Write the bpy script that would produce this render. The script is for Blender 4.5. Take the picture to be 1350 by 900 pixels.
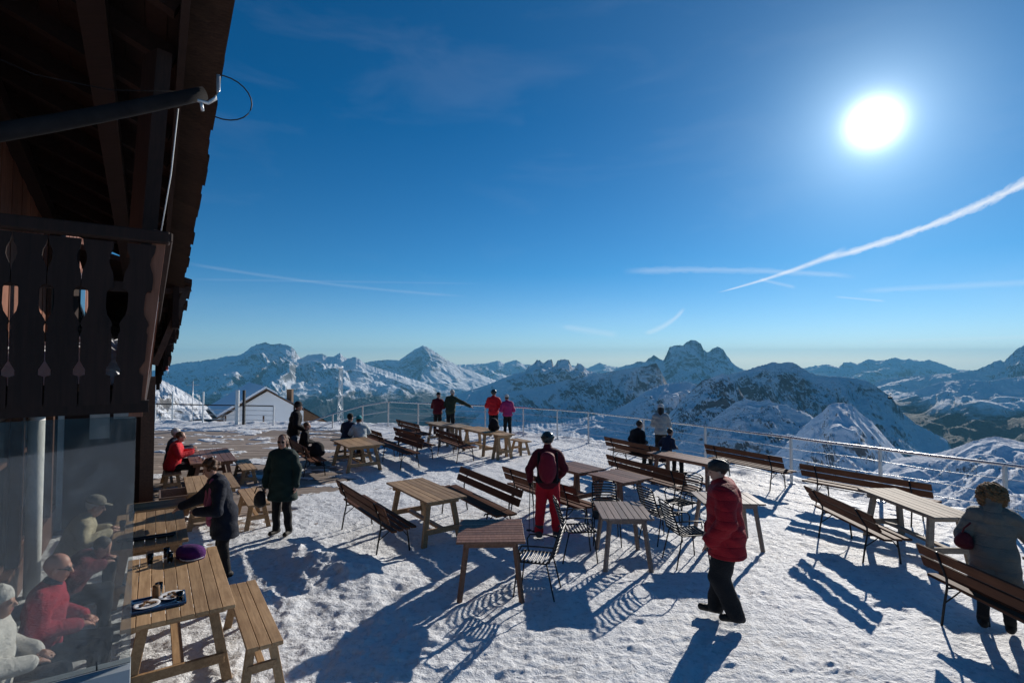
import bpy, bmesh, math, random
import numpy as np
from mathutils import Vector, Matrix

for o in list(bpy.data.objects):
    bpy.data.objects.remove(o, do_unlink=True)
S = bpy.context.scene
COL = S.collection
rad = math.radians

# ------------------------------------------------------------------ camera
cam = bpy.data.cameras.new('camera')
cam.sensor_width = 36.0
cam.lens = 36.0*700/1350
cam.clip_start = 0.05
cam.clip_end = 120000
camo = bpy.data.objects.new('camera', cam)
COL.objects.link(camo)
camo.location = (0, 0, 3.0)
camo.rotation_euler = (rad(92.0), 0, 0)
S.camera = camo

# ------------------------------------------------------------------ sun, sky, exposure
SUN_AZ, SUN_EL = 34.7, 20.4
sund = Vector((math.sin(rad(SUN_AZ))*math.cos(rad(SUN_EL)), math.cos(rad(SUN_AZ))*math.cos(rad(SUN_EL)), math.sin(rad(SUN_EL))))
sl = bpy.data.lights.new('sun', 'SUN')
sl.energy = 4.8
sl.angle = rad(0.5)
sl.color = (1.0, 0.93, 0.84)
so = bpy.data.objects.new('sun', sl)
COL.objects.link(so)
so.rotation_euler = (-sund).to_track_quat('-Z', 'Y').to_euler()
so.location = (30, 40, 30)

S.cycles.max_bounces = 6; S.cycles.diffuse_bounces = 3; S.cycles.glossy_bounces = 3; S.cycles.transmission_bounces = 6
S.cycles.transparent_max_bounces = 10; S.cycles.volume_bounces = 0
S.view_settings.view_transform = 'Standard'
S.view_settings.look = 'None'
S.view_settings.exposure = 0.16
S.view_settings.gamma = 1.0
S.view_settings.use_curve_mapping = False

world = bpy.data.worlds.new("World")
S.world = world
world.use_nodes = True
nt = world.node_tree
nt.nodes.clear()
def N(tree, typ, **kw):
    n = tree.nodes.new(typ)
    for k, v in kw.items():
        setattr(n, k, v)
    return n
def M_(tree, op, a, b=None, c=None, clamp=False):
    n = tree.nodes.new('ShaderNodeMath'); n.operation = op; n.use_clamp = clamp
    for i, v in enumerate((a, b, c)):
        if v is None: continue
        if isinstance(v, (int, float)): n.inputs[i].default_value = v
        else: tree.links.new(v, n.inputs[i])
    return n.outputs[0]
def ramp(tree, val, stops, interp='LINEAR'):
    r = tree.nodes.new('ShaderNodeValToRGB')
    r.color_ramp.interpolation = interp
    el = r.color_ramp.elements
    while len(el) < len(stops): el.new(0.5)
    for e, (p, c) in zip(el, stops):
        e.position = p
        e.color = (c, c, c, 1) if isinstance(c, (int, float)) else (*c, 1)
    tree.links.new(val, r.inputs[0])
    return r.outputs[0]
def mixc(tree, f, a, b, mode='MIX'):
    m = tree.nodes.new('ShaderNodeMix'); m.data_type = 'RGBA'; m.blend_type = mode
    if isinstance(f, (int, float)): m.inputs[0].default_value = f
    else: tree.links.new(f, m.inputs[0])
    for i, v in ((6, a), (7, b)):
        if isinstance(v, tuple): m.inputs[i].default_value = (*v, 1)
        else: tree.links.new(v, m.inputs[i])
    return m.outputs[2]

sky = N(nt, 'ShaderNodeTexSky')
sky.sky_type = 'NISHITA'
sky.sun_disc = False
sky.sun_elevation = rad(SUN_EL)
sky.sun_rotation = rad(SUN_AZ)
sky.altitude = 2750
sky.air_density = 1.0
sky.dust_density = 0.25
sky.ozone_density = 3.0
geo = N(nt, 'ShaderNodeTexCoord')
D = geo.outputs['Generated']
# slightly richer blue, as the polarised high-altitude sky of the place
nrm = N(nt, 'ShaderNodeVectorMath', operation='NORMALIZE')
nt.links.new(D, nrm.inputs[0])
sepz = N(nt, 'ShaderNodeSeparateXYZ'); nt.links.new(nrm.outputs[0], sepz.inputs[0])
skytint = mixc(nt, 1.0, sky.outputs[0], ramp(nt, sepz.outputs[2], [(0.0, (0.86, 0.94, 1.05)), (0.05, (0.66, 0.87, 1.0)), (0.16, (0.22, 0.70, 0.93)), (0.42, (0.0, 0.56, 0.86)), (1.0, (0.0, 0.50, 0.78))]), 'MULTIPLY')
skyc = mixc(nt, 1.0, sky.outputs[0], (0.42, 0.88, 1.0), 'MULTIPLY') if False else skytint
# aureole of scattered light round the sun
dotn = N(nt, 'ShaderNodeVectorMath', operation='DOT_PRODUCT')
nt.links.new(nrm.outputs[0], dotn.inputs[0])
dotn.inputs[1].default_value = sund
ang = M_(nt, 'MULTIPLY', M_(nt, 'ARCCOSINE', M_(nt, 'MINIMUM', dotn.outputs['Value'], 0.999999)), 57.29578)
core = M_(nt, 'MULTIPLY', M_(nt, 'EXPONENT', M_(nt, 'MULTIPLY', M_(nt, 'POWER', M_(nt, 'DIVIDE', ang, 1.6), 2.0), -1.0)), 26.0)
glow = M_(nt, 'MULTIPLY', M_(nt, 'EXPONENT', M_(nt, 'DIVIDE', ang, -3.2)), 11.0)
wide = M_(nt, 'MULTIPLY', M_(nt, 'EXPONENT', M_(nt, 'DIVIDE', ang, -13.0)), 2.1)
tot = M_(nt, 'ADD', glow, wide)
gl = N(nt, 'ShaderNodeVectorMath', operation='SCALE')
gl.inputs[0].default_value = (0.70, 0.90, 1.0)
nt.links.new(tot, gl.inputs['Scale'])
add0 = N(nt, 'ShaderNodeVectorMath', operation='ADD'); nt.links.new(gl.outputs[0], add0.inputs[0]); nt.links.new(core, add0.inputs[1])
addv = N(nt, 'ShaderNodeVectorMath', operation='ADD')
nt.links.new(skyc, addv.inputs[0]); nt.links.new(add0.outputs[0], addv.inputs[1])
# contrails and cirrus, in direction space of the distant sky (gx = x/y, gz = z/y)
sep = N(nt, 'ShaderNodeSeparateXYZ'); nt.links.new(nrm.outputs[0], sep.inputs[0])
ysafe = M_(nt, 'MAXIMUM', sep.outputs[1], 0.02)
gx = M_(nt, 'DIVIDE', sep.outputs[0], ysafe)
gz = M_(nt, 'DIVIDE', sep.outputs[2], ysafe)
def streak(x0, z0, x1, z1, w0, w1, stren, wisp, seed, bend=0.0, stretch=22.0, soft=0.85):
    L = math.hypot(x1-x0, z1-z0); cx, cz = (x1-x0)/L, (z1-z0)/L
    dx = M_(nt, 'SUBTRACT', gx, x0); dz = M_(nt, 'SUBTRACT', gz, z0)
    s = M_(nt, 'DIVIDE', M_(nt, 'ADD', M_(nt, 'MULTIPLY', dx, cx), M_(nt, 'MULTIPLY', dz, cz)), L)
    t = M_(nt, 'SUBTRACT', M_(nt, 'MULTIPLY', dz, cx), M_(nt, 'MULTIPLY', dx, cz))
    par = M_(nt, 'MULTIPLY', M_(nt, 'MULTIPLY', s, M_(nt, 'SUBTRACT', 1.0, s)), bend)
    t = M_(nt, 'ADD', t, par)
    cb = N(nt, 'ShaderNodeCombineXYZ')
    nt.links.new(M_(nt, 'MULTIPLY', s, L*stretch), cb.inputs[0]); nt.links.new(M_(nt, 'MULTIPLY', t, 60), cb.inputs[1])
    cb.inputs[2].default_value = seed
    no = N(nt, 'ShaderNodeTexNoise'); no.inputs['Scale'].default_value = 1.0; no.inputs['Detail'].default_value = 4; no.inputs['Roughness'].default_value = 0.7
    nt.links.new(cb.outputs[0], no.inputs['Vector'])
    nv = M_(nt, 'SUBTRACT', no.outputs[0], 0.5)
    w = M_(nt, 'ADD', w0, M_(nt, 'MULTIPLY', s, w1-w0))
    tt = M_(nt, 'ADD', M_(nt, 'DIVIDE', M_(nt, 'ABSOLUTE', t), M_(nt, 'MAXIMUM', w, 0.0004)), M_(nt, 'MULTIPLY', nv, wisp))
    prof = M_(nt, 'SUBTRACT', 1.0, tt, clamp=True)
    prof = M_(nt, 'POWER', prof, soft)
    e0 = M_(nt, 'MULTIPLY', s, 9.0, clamp=True)
    e1 = M_(nt, 'MULTIPLY', M_(nt, 'SUBTRACT', 1.0, s), 9.0, clamp=True)
    dens = M_(nt, 'ADD', 0.55, M_(nt, 'MULTIPLY', nv, 1.4), clamp=True)
    return M_(nt, 'MULTIPLY', M_(nt, 'MULTIPLY', M_(nt, 'MULTIPLY', prof, e0), e1), M_(nt, 'MULTIPLY', dens, stren))
def g(px, py):
    p = rad(2); dy = 450-py
    Y = 700*math.cos(p)-dy*math.sin(p); Z = 700*math.sin(p)+dy*math.cos(p)
    return (px-675)/Y, Z/Y
ST = []
for (a, b, w0, w1, st, wi, sd, bd) in [
    ((945, 386), (1118, 328), .001, .008, 1.0, 1.2, 1.0, .02),
    ((1085, 343), (1420, 204), .006, .012, 1.35, 2.8, 2.0, .07),
    ((820, 358), (1130, 365), .008, .006, .34, 2.4, 3.0, -.03),
    ((1000, 368), (1050, 379), .005, .004, .30, 2.0, 9.0, 0),
    ((240, 346), (620, 391), .004, .003, .13, 2.2, 4.0, .03),
    ((240, 368), (640, 374), .003, .002, .08, 2.0, 5.0, 0),
    ((849, 440), (903, 406), .006, .005, .50, 2.0, 6.0, .03),
    ((740, 430), (815, 442), .006, .008, .30, 2.4, 7.0, 0),
    ((1100, 391), (1168, 397), .002, .003, .38, 1.6, 8.0, 0),
    ((1130, 384), (1400, 370), .006, .009, .25, 2.0, 10.0, 0),
    ((1150, 450), (1400, 443), .004, .005, .22, 2.0, 11.0, 0)]:
    (x0, z0), (x1, z1) = g(*a), g(*b)
    ST.append(streak(x0, z0, x1, z1, w0, w1, st, wi, sd, bd))
acc = ST[0]
for q in ST[1:]:
    acc = M_(nt, 'ADD', acc, q)
# thin veils of cirrus
mp = N(nt, 'ShaderNodeMapping'); mp.inputs['Scale'].default_value = (1.6, 1.6, 6.0); mp.inputs['Rotation'].default_value = (0.25, 0.35, 0.3)
nt.links.new(nrm.outputs[0], mp.inputs[0])
ci = N(nt, 'ShaderNodeTexNoise'); ci.inputs['Scale'].default_value = 2.2; ci.inputs['Detail'].default_value = 5; ci.inputs['Roughness'].default_value = 0.6; ci.inputs['Distortion'].default_value = 0.6
nt.links.new(mp.outputs[0], ci.inputs['Vector'])
veil = M_(nt, 'MULTIPLY', ramp(nt, ci.outputs[0], [(0.52, 0.0), (0.75, 1.0)]), 0.024)
acc = M_(nt, 'ADD', acc, veil)
above = M_(nt, 'MULTIPLY', sep.outputs[1], 12.0, clamp=True)
acc = M_(nt, 'MULTIPLY', acc, above, clamp=True)
cloudc = N(nt, 'ShaderNodeVectorMath', operation='ADD')
nt.links.new(addv.outputs[0], cloudc.inputs[0]); cloudc.inputs[1].default_value = (10.5, 10.8, 11.2)
fin = mixc(nt, acc, addv.outputs[0], (11.0, 11.2, 11.5))
bg = N(nt, 'ShaderNodeBackground'); bg.inputs['Strength'].default_value = 0.085
nt.links.new(fin, bg.inputs['Color'])
wo = N(nt, 'ShaderNodeOutputWorld'); nt.links.new(bg.outputs[0], wo.inputs['Surface'])

# ------------------------------------------------------------------ numpy noise
_r = np.random.RandomState(7)
PERM = np.concatenate([_r.permutation(512)]*3)
GR = np.stack([np.cos(np.arange(64)*2*np.pi/64), np.sin(np.arange(64)*2*np.pi/64)], 1)
def pn(x, y):
    xi = np.floor(x).astype(np.int64); yi = np.floor(y).astype(np.int64)
    xf = x-xi; yf = y-yi
    u = xf*xf*xf*(xf*(xf*6-15)+10); v = yf*yf*yf*(yf*(yf*6-15)+10)
    def gg(i, j, fx, fy):
        h = PERM[PERM[(i & 511)]+(j & 511)] & 63
        return GR[h, 0]*fx+GR[h, 1]*fy
    a = gg(xi, yi, xf, yf); b = gg(xi+1, yi, xf-1, yf); c = gg(xi, yi+1, xf, yf-1); d = gg(xi+1, yi+1, xf-1, yf-1)
    return ((a+(b-a)*u)*(1-v)+(c+(d-c)*u)*v)*1.5
def fbm(x, y, o=5, g=0.5):
    s = 0; a = 1.0; t = 0
    for i in range(o):
        s = s+a*pn(x+i*17.3, y-i*9.1); t += a; a *= g; x = x*2.03; y = y*2.03
    return s/t
def ridged(x, y, o=6, g=0.55):
    s = 0; a = 1.0; t = 0; w = 1.0
    for i in range(o):
        r = (1-np.abs(pn(x+i*31.7, y+i*11.9)))**2
        s = s+a*r*w; w = np.clip(r*1.6, 0, 1); t += a; a *= g; x = x*2.05; y = y*2.05
    return s/t

# ------------------------------------------------------------------ object helpers
MATS = {}
def tag(o, label=None, cat=None, group=None, kind=None):
    if label: o['label'] = label
    if cat: o['category'] = cat
    if group: o['group'] = group
    if kind: o['kind'] = kind
    return o
def empty(name, loc, rz=0, label=None, cat=None, group=None):
    o = bpy.data.objects.new(name, None); COL.objects.link(o)
    o.empty_display_size = 0.1
    o.location = loc; o.rotation_euler = (0, 0, rz)
    return tag(o, label, cat, group)
def mesh_np(name, V, F, mats, parent=None, smooth=False, midx=None):
    me = bpy.data.meshes.new(name)
    V = np.asarray(V, dtype=np.float32); F = np.asarray(F, dtype=np.int32)
    k = F.shape[1]
    me.vertices.add(len(V)); me.vertices.foreach_set('co', V.ravel())
    me.loops.add(F.size); me.loops.foreach_set('vertex_index', F.ravel())
    me.polygons.add(len(F)); me.polygons.foreach_set('loop_start', np.arange(0, F.size, k, dtype=np.int32))
    me.polygons.foreach_set('loop_total', np.full(len(F), k, dtype=np.int32))
    if midx is not None: me.polygons.foreach_set('material_index', np.asarray(midx, dtype=np.int32))
    me.update(calc_edges=True); me.validate()
    if smooth: me.polygons.foreach_set('use_smooth', np.ones(len(F), dtype=bool))
    for m in (mats if isinstance(mats, (list, tuple)) else [mats]): me.materials.append(m)
    o = bpy.data.objects.new(name, me); COL.objects.link(o)
    if parent: o.parent = parent
    return o
def grid_faces(nr, nc):
    i = np.arange(nr-1)[:, None]*nc+np.arange(nc-1)[None, :]
    return np.stack([i, i+1, i+nc+1, i+nc], -1).reshape(-1, 4)

class MB:
    """collects boxes, bars and tubes into one mesh"""
    def __init__(s): s.v = []; s.f = []; s.sm = []
    def add(s, vs, fs, smooth=False):
        b = len(s.v); s.v += [tuple(v) for v in vs]; s.f += [tuple(i+b for i in f) for f in fs]; s.sm += [smooth]*len(fs); return s
    def box(s, c, size, rot=None, taper=1.0, ch=0.0):
        x, y, z = size[0]/2, size[1]/2, size[2]/2
        R = rot if rot is not None else Matrix.Identity(3)
        c = Vector(c)
        if ch <= 0:
            pts = [(sx*x*(taper if sz > 0 else 1), sy*y*(taper if sz > 0 else 1), sz*z) for sz in (-1, 1) for sx, sy in ((-1, -1), (1, -1), (1, 1), (-1, 1))]
            fs = [(3, 2, 1, 0), (4, 5, 6, 7), (0, 1, 5, 4), (1, 2, 6, 5), (2, 3, 7, 6), (3, 0, 4, 7)]
            return s.add([R @ Vector(p)+c for p in pts], fs)
        bm = bmesh.new(); bmesh.ops.create_cube(bm, size=1)
        for v in bm.verts: v.co = Vector((v.co.x*2*x, v.co.y*2*y, v.co.z*2*z))
        bmesh.ops.bevel(bm, geom=bm.edges[:], offset=ch, segments=1, affect='EDGES')
        bm.verts.index_update()
        s.add([R @ v.co+c for v in bm.verts], [[v.index for v in f.verts] for f in bm.faces]); bm.free()
        return s
    def bar(s, a, b, w, h, up=(0, 0, 1), ch=0.0):
        a = Vector(a); b = Vector(b); d = (b-a); L = d.length; d.normalize()
        u = Vector(up); sx = d.cross(u)
        if sx.length < 1e-4: sx = d.cross(Vector((1, 0, 0)))
        sx.normalize(); uu = sx.cross(d)
        R = Matrix((sx, d, uu)).transposed()
        return s.box((a+b)/2, (w, L, h), R, ch=ch)
    def tube(s, pts, r, n=8, r1=None):
        pts = [Vector(p) for p in pts]; rings = []; vs = []
        for i, p in enumerate(pts):
            d = (pts[min(i+1, len(pts)-1)]-pts[max(i-1, 0)]).normalized()
            a = Vector((0, 0, 1)) if abs(d.z) < 0.95 else Vector((1, 0, 0))
            x = d.cross(a).normalized(); y = x.cross(d)
            rr = r if r1 is None else r+(r1-r)*i/(len(pts)-1)
            vs += [p+(x*math.cos(2*math.pi*k/n)+y*math.sin(2*math.pi*k/n))*rr for k in range(n)]
        fs = [(i*n+k, i*n+(k+1) % n, (i+1)*n+(k+1) % n, (i+1)*n+k) for i in range(len(pts)-1) for k in range(n)]
        fs += [tuple(range(n))[::-1], tuple((len(pts)-1)*n+k for k in range(n))]
        return s.add(vs, fs, True)
    def lathe(s, prof, c=(0, 0, 0), n=16):
        vs = [(c[0]+r*math.cos(2*math.pi*k/n), c[1]+r*math.sin(2*math.pi*k/n), c[2]+z) for r, z in prof for k in range(n)]
        fs = [(i*n+k, i*n+(k+1) % n, (i+1)*n+(k+1) % n, (i+1)*n+k) for i in range(len(prof)-1) for k in range(n)]
        return s.add(vs, fs, True)
    def prism(s, pts2, z0, z1, X=(1, 0, 0), Y=(0, 1, 0), Zv=(0, 0, 1), O=(0, 0, 0)):
        X, Y, Zv, O = Vector(X), Vector(Y), Vector(Zv), Vector(O); n = len(pts2)
        vs = [O+X*p[0]+Y*p[1]+Zv*z0 for p in pts2]+[O+X*p[0]+Y*p[1]+Zv*z1 for p in pts2]
        fs = [tuple(range(n))[::-1], tuple(range(n, 2*n))]+[(k, (k+1) % n, n+(k+1) % n, n+k) for k in range(n)]
        return s.add(vs, fs)
    def build(s, name, mat, parent=None, recalc=True):
        me = bpy.data.meshes.new(name); me.from_pydata([tuple(v) for v in s.v], [], s.f)
        me.polygons.foreach_set('use_smooth', s.sm)
        me.materials.append(mat)
        if recalc:
            bm = bmesh.new(); bm.from_mesh(me); bmesh.ops.recalc_face_normals(bm, faces=bm.faces[:]); bm.to_mesh(me); bm.free()
        me.update()
        o = bpy.data.objects.new(name, me); COL.objects.link(o)
        if parent: o.parent = parent
        return o
def copy_tree(o, parent=None):
    c = o.copy(); COL.objects.link(c); c.parent = parent
    for ch in list(o.children): copy_tree(ch, c)
    return c

# ------------------------------------------------------------------ materials
def newmat(name):
    m = bpy.data.materials.new(name); m.use_nodes = True
    t = m.node_tree; t.nodes.clear()
    out = N(t, 'ShaderNodeOutputMaterial'); b = N(t, 'ShaderNodeBsdfPrincipled')
    t.links.new(b.outputs[0], out.inputs['Surface'])
    return m, t, b, out
def noise(t, scale, detail=4, rough=0.55, vec=None, dist=0.0, sc=None, coord='Object'):
    n = N(t, 'ShaderNodeTexNoise'); n.inputs['Scale'].default_value = scale; n.inputs['Detail'].default_value = detail
    n.inputs['Roughness'].default_value = rough; n.inputs['Distortion'].default_value = dist
    if vec is None:
        tc = N(t, 'ShaderNodeTexCoord'); vec = tc.outputs[coord]
    if sc:
        m = N(t, 'ShaderNodeMapping'); m.inputs['Scale'].default_value = sc; t.links.new(vec, m.inputs[0]); vec = m.outputs[0]
    t.links.new(vec, n.inputs['Vector'])
    return n.outputs[0]
def bump(t, b, h, strength=0.5, dist=0.01, prev=None):
    n = N(t, 'ShaderNodeBump'); n.inputs['Strength'].default_value = strength; n.inputs['Distance'].default_value = dist
    t.links.new(h, n.inputs['Height'])
    if prev: t.links.new(prev, n.inputs['Normal'])
    t.links.new(n.outputs[0], b.inputs['Normal'])
    return n.outputs[0]
def wood(name, c0, c1, rough=0.6, axis='Y', scale=1.0, spec=0.3):
    m, t, b, o = newmat(name)
    sc = {'Y': (16, 1.1, 16), 'X': (1.1, 16, 16), 'Z': (16, 16, 1.1)}[axis]
    gi = N(t, 'ShaderNodeNewGeometry'); tc = N(t, 'ShaderNodeTexCoord')
    ofs = N(t, 'ShaderNodeVectorMath', operation='SCALE'); ofs.inputs[0].default_value = (7, 13, 5); t.links.new(gi.outputs['Random Per Island'], ofs.inputs['Scale'])
    ad = N(t, 'ShaderNodeVectorMath', operation='ADD'); t.links.new(tc.outputs['Object'], ad.inputs[0]); t.links.new(ofs.outputs[0], ad.inputs[1])
    n1 = noise(t, 2.2*scale, 6, 0.65, ad.outputs[0], 0.5, sc)
    n2 = noise(t, 3.0, 4, 0.6, ad.outputs[0])
    f = M_(t, 'ADD', M_(t, 'MULTIPLY', n1, 0.75), M_(t, 'MULTIPLY', n2, 0.35))
    c = mixc(t, ramp(t, f, [(0.32, 0.0), (0.72, 1.0)]), c0, c1)
    oi = N(t, 'ShaderNodeObjectInfo'); v = M_(t, 'ADD', M_(t, 'ADD', 0.60, M_(t, 'MULTIPLY', oi.outputs['Random'], 0.28)), M_(t, 'MULTIPLY', gi.outputs['Random Per Island'], 0.5))
    hs = N(t, 'ShaderNodeHueSaturation'); t.links.new(c, hs.inputs['Color']); t.links.new(v, hs.inputs['Value'])
    dirt = ramp(t, noise(t, 1.7, 5, 0.7), [(0.55, 0.0), (0.8, 0.55)])
    c2 = mixc(t, dirt, hs.outputs[0], tuple(x*0.35 for x in c0))
    t.links.new(c2, b.inputs['Base Color'])
    b.inputs['Roughness'].default_value = rough; b.inputs['Specular IOR Level'].default_value = spec
    bump(t, b, n1, 0.5, 0.003)
    return m
def plain(name, col, rough=0.6, metal=0.0, var=0.25, nscale=9.0, bmp=0.3, bdist=0.003, spec=0.4, sheen=0.0):
    m, t, b, o = newmat(name)
    n = noise(t, nscale, 5, 0.6)
    c = mixc(t, n, tuple(max(0, x*(1-var)) for x in col), tuple(min(1, x*(1+var)) for x in col))
    t.links.new(c, b.inputs['Base Color'])
    t.links.new(M_(t, 'ADD', rough-0.08, M_(t, 'MULTIPLY', n, 0.16), clamp=True), b.inputs['Roughness'])
    b.inputs['Metallic'].default_value = metal; b.inputs['Specular IOR Level'].default_value = spec
    if sheen: b.inputs['Sheen Weight'].default_value = sheen
    if bmp: bump(t, b, n, bmp, bdist)
    return m
def cloth(name, col, rough=0.8, quilt=0.0):
    m, t, b, o = newmat(name)
    n = noise(t, 7, 5, 0.6, dist=0.8)
    fine = noise(t, 160, 2, 0.5); wr = noise(t, 16, 4, 0.6, dist=2.5, sc=(1, 1, 1.8))
    c = mixc(t, n, tuple(x*0.75 for x in col), tuple(min(1, x*1.2) for x in col))
    t.links.new(c, b.inputs['Base Color']); b.inputs['Roughness'].default_value = rough
    b.inputs['Sheen Weight'].default_value = 0.04; b.inputs['Specular IOR Level'].default_value = 0.18
    h = M_(t, 'ADD', M_(t, 'ADD', n, M_(t, 'MULTIPLY', wr, 0.5)), M_(t, 'MULTIPLY', fine, 0.05))
    if quilt:
        tc = N(t, 'ShaderNodeTexCoord'); sp = N(t, 'ShaderNodeSeparateXYZ'); t.links.new(tc.outputs['Object'], sp.inputs[0])
        q = M_(t, 'ABSOLUTE', M_(t, 'SINE', M_(t, 'ADD', M_(t, 'MULTIPLY', sp.outputs[2], quilt), M_(t, 'MULTIPLY', n, 0.6))))
        h = M_(t, 'ADD', h, M_(t, 'MULTIPLY', M_(t, 'POWER', q, 0.5), 0.55))
    bump(t, b, h, 0.8, 0.028)
    return m

M = {}
M['tan_wood'] = wood('tan_wood', (0.20, 0.115, 0.055), (0.44, 0.29, 0.16))
M['red_wood'] = wood('red_wood', (0.11, 0.052, 0.034), (0.25, 0.135, 0.09), 0.5, spec=.2)
M['grey_wood'] = wood('grey_wood', (0.12, 0.085, 0.07), (0.27, 0.20, 0.165), 0.5)
M['dark_wood'] = wood('dark_wood', (0.05, 0.025, 0.018), (0.13, 0.065, 0.04), 0.42)
M['brown_slat'] = wood('brown_slat', (0.06, 0.026, 0.015), (0.13, 0.055, 0.03), 0.7, spec=0.1)
M['pale_wood'] = wood('pale_wood', (0.17, 0.13, 0.10), (0.36, 0.29, 0.22), 0.7, spec=.1)
M['deck_wood'] = wood('deck_wood', (0.17, 0.135, 0.11), (0.40, 0.33, 0.28), 0.8, axis='X', spec=.15)
M['iron'] = plain('black_iron', (0.018, 0.018, 0.02), 0.42, 0.5, 0.3, 30)
M['steel'] = plain('galvanised_steel', (0.58, 0.59, 0.60), 0.36, 0.55, 0.2, 14, 0.2)
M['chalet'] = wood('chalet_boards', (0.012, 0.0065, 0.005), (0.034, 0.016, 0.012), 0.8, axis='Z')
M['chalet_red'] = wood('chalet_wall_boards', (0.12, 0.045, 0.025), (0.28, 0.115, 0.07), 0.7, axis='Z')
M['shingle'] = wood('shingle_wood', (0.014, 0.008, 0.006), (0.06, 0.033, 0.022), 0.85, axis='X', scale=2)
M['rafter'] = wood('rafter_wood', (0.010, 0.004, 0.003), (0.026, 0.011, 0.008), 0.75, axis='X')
M['plaster'] = plain('white_plaster', (0.74, 0.74, 0.72), 0.9, 0, 0.1, 5, 0.6, 0.01)
M['curtain'] = plain('pale_curtain', (0.42, 0.45, 0.45), 0.9, 0, 0.3, 8)
M['white_wall'] = plain('hut_wall_white', (0.62, 0.66, 0.70), 0.85, 0, 0.08, 1.0, 0.2)
M['hut_brown'] = wood('hut_brown_boards', (0.06, 0.035, 0.022), (0.13, 0.08, 0.05), 0.8, axis='Z')
M['rubber'] = plain('black_rubber', (0.012, 0.012, 0.012), 0.6)
M['red_paint'] = plain('red_geranium', (0.35, 0.04, 0.02), 0.6)
M['zinc'] = plain('zinc_pipe', (0.016, 0.015, 0.016), 0.85, 0.0, 0.6, 9, 0.3, 0.003, 0.08)
M['sill'] = plain('grey_sill', (0.30, 0.34, 0.37), 0.6, 0, 0.12, 4)
M['china'] = plain('white_china', (0.75, 0.75, 0.75), 0.2, 0, 0.05, 4, 0)
M['tray'] = plain('blue_tray', (0.02, 0.07, 0.16), 0.35, 0, 0.1, 4, 0)
M['food'] = plain('brown_food', (0.16, 0.08, 0.03), 0.7, 0, 0.4, 60)
M['paper'] = plain('paper', (0.6, 0.6, 0.58), 0.8, 0, 0.08, 4, 0.2)
m, t, b, o = newmat('drinking_glass'); b.inputs['Base Color'].default_value = (0.85, 0.9, 0.9, 1); b.inputs['Transmission Weight'].default_value = 1; b.inputs['Roughness'].default_value = 0.02; M['glass'] = m
m, t, b, o = newmat('dark_window_glass'); b.inputs['Base Color'].default_value = (0.012, 0.016, 0.02, 1); b.inputs['Roughness'].default_value = 0.06; M['window'] = m
# the windscreen pane: clear glass; its dusty film also paints in swirling reflections
m = bpy.data.materials.new('dust_reflection_pane'); m.use_nodes = True; t = m.node_tree; t.nodes.clear()
out = N(t, 'ShaderNodeOutputMaterial'); tr = N(t, 'ShaderNodeBsdfTransparent'); tr.inputs[0].default_value = (0.74, 0.76, 0.75, 1)
gl2 = N(t, 'ShaderNodeBsdfGlossy'); gl2.inputs['Roughness'].default_value = 0.03; gl2.inputs['Color'].default_value = (0.8, 0.9, 1, 1)
df = N(t, 'ShaderNodeBsdfDiffuse'); df.inputs[0].default_value = (0.34, 0.40, 0.43, 1); tl = N(t, 'ShaderNodeBsdfTranslucent'); tl.inputs[0].default_value = (0.5, 0.53, 0.55, 1)
mx0 = N(t, 'ShaderNodeMixShader'); mx0.inputs[0].default_value = 0.35; t.links.new(df.outputs[0], mx0.inputs[1]); t.links.new(tl.outputs[0], mx0.inputs[2])
fr = N(t, 'ShaderNodeFresnel'); fr.inputs[0].default_value = 1.5
mx1 = N(t, 'ShaderNodeMixShader'); t.links.new(M_(t, 'MULTIPLY', fr.outputs[0], 1.6), mx1.inputs[0]); t.links.new(tr.outputs[0], mx1.inputs[1]); t.links.new(gl2.outputs[0], mx1.inputs[2])
dust_reflections = ramp(t, noise(t, 2.6, 7, 0.68, dist=2.2, sc=(1, 1, 0.55)), [(0.40, 0.01), (0.52, 0.05), (0.72, 0.24)])
mx2 = N(t, 'ShaderNodeMixShader'); t.links.new(dust_reflections, mx2.inputs[0]); t.links.new(mx1.outputs[0], mx2.inputs[1]); t.links.new(mx0.outputs[0], mx2.inputs[2])
t.links.new(mx2.outputs[0], out.inputs[0]); M['pane'] = m
# trodden terrace snow
m, t, b, o = newmat('trodden_snow')
n1 = noise(t, 0.55, 5, 0.6); n2 = noise(t, 6, 6, 0.72); n3 = noise(t, 30, 5, 0.7); n5 = noise(t, 13, 4, 0.65, dist=0.5)
dirt = M_(t, 'MULTIPLY', ramp(t, n1, [(0.42, 0.0), (0.68, 1.0)]), ramp(t, n2, [(0.48, 0.0), (0.75, 1.0)]))
c = mixc(t, dirt, (0.82, 0.84, 0.86), (0.46, 0.41, 0.36))
c = mixc(t, ramp(t, n5, [(0.34, 0.42), (0.47, 0.0)]), c, (0.34, 0.35, 0.37))
c = mixc(t, ramp(t, n3, [(0.30, 0.25), (0.45, 0.0)]), c, (0.40, 0.40, 0.41))
t.links.new(c, b.inputs['Base Color']); b.inputs['Roughness'].default_value = 0.62; b.inputs['Specular IOR Level'].default_value = 0.18
hh = M_(t, 'ADD', M_(t, 'ADD', M_(t, 'MULTIPLY', n2, 0.8), M_(t, 'MULTIPLY', n5, 0.9)), M_(t, 'MULTIPLY', n3, 0.5))
bump(t, b, hh, 0.9, 0.038); M['snow'] = m
m, t, b, o = newmat('powder_snow')
b.inputs['Base Color'].default_value = (0.84, 0.86, 0.89, 1); b.inputs['Roughness'].default_value = 0.6
bump(t, b, noise(t, 12, 6, 0.65), 0.6, 0.03); M['powder'] = m
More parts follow.
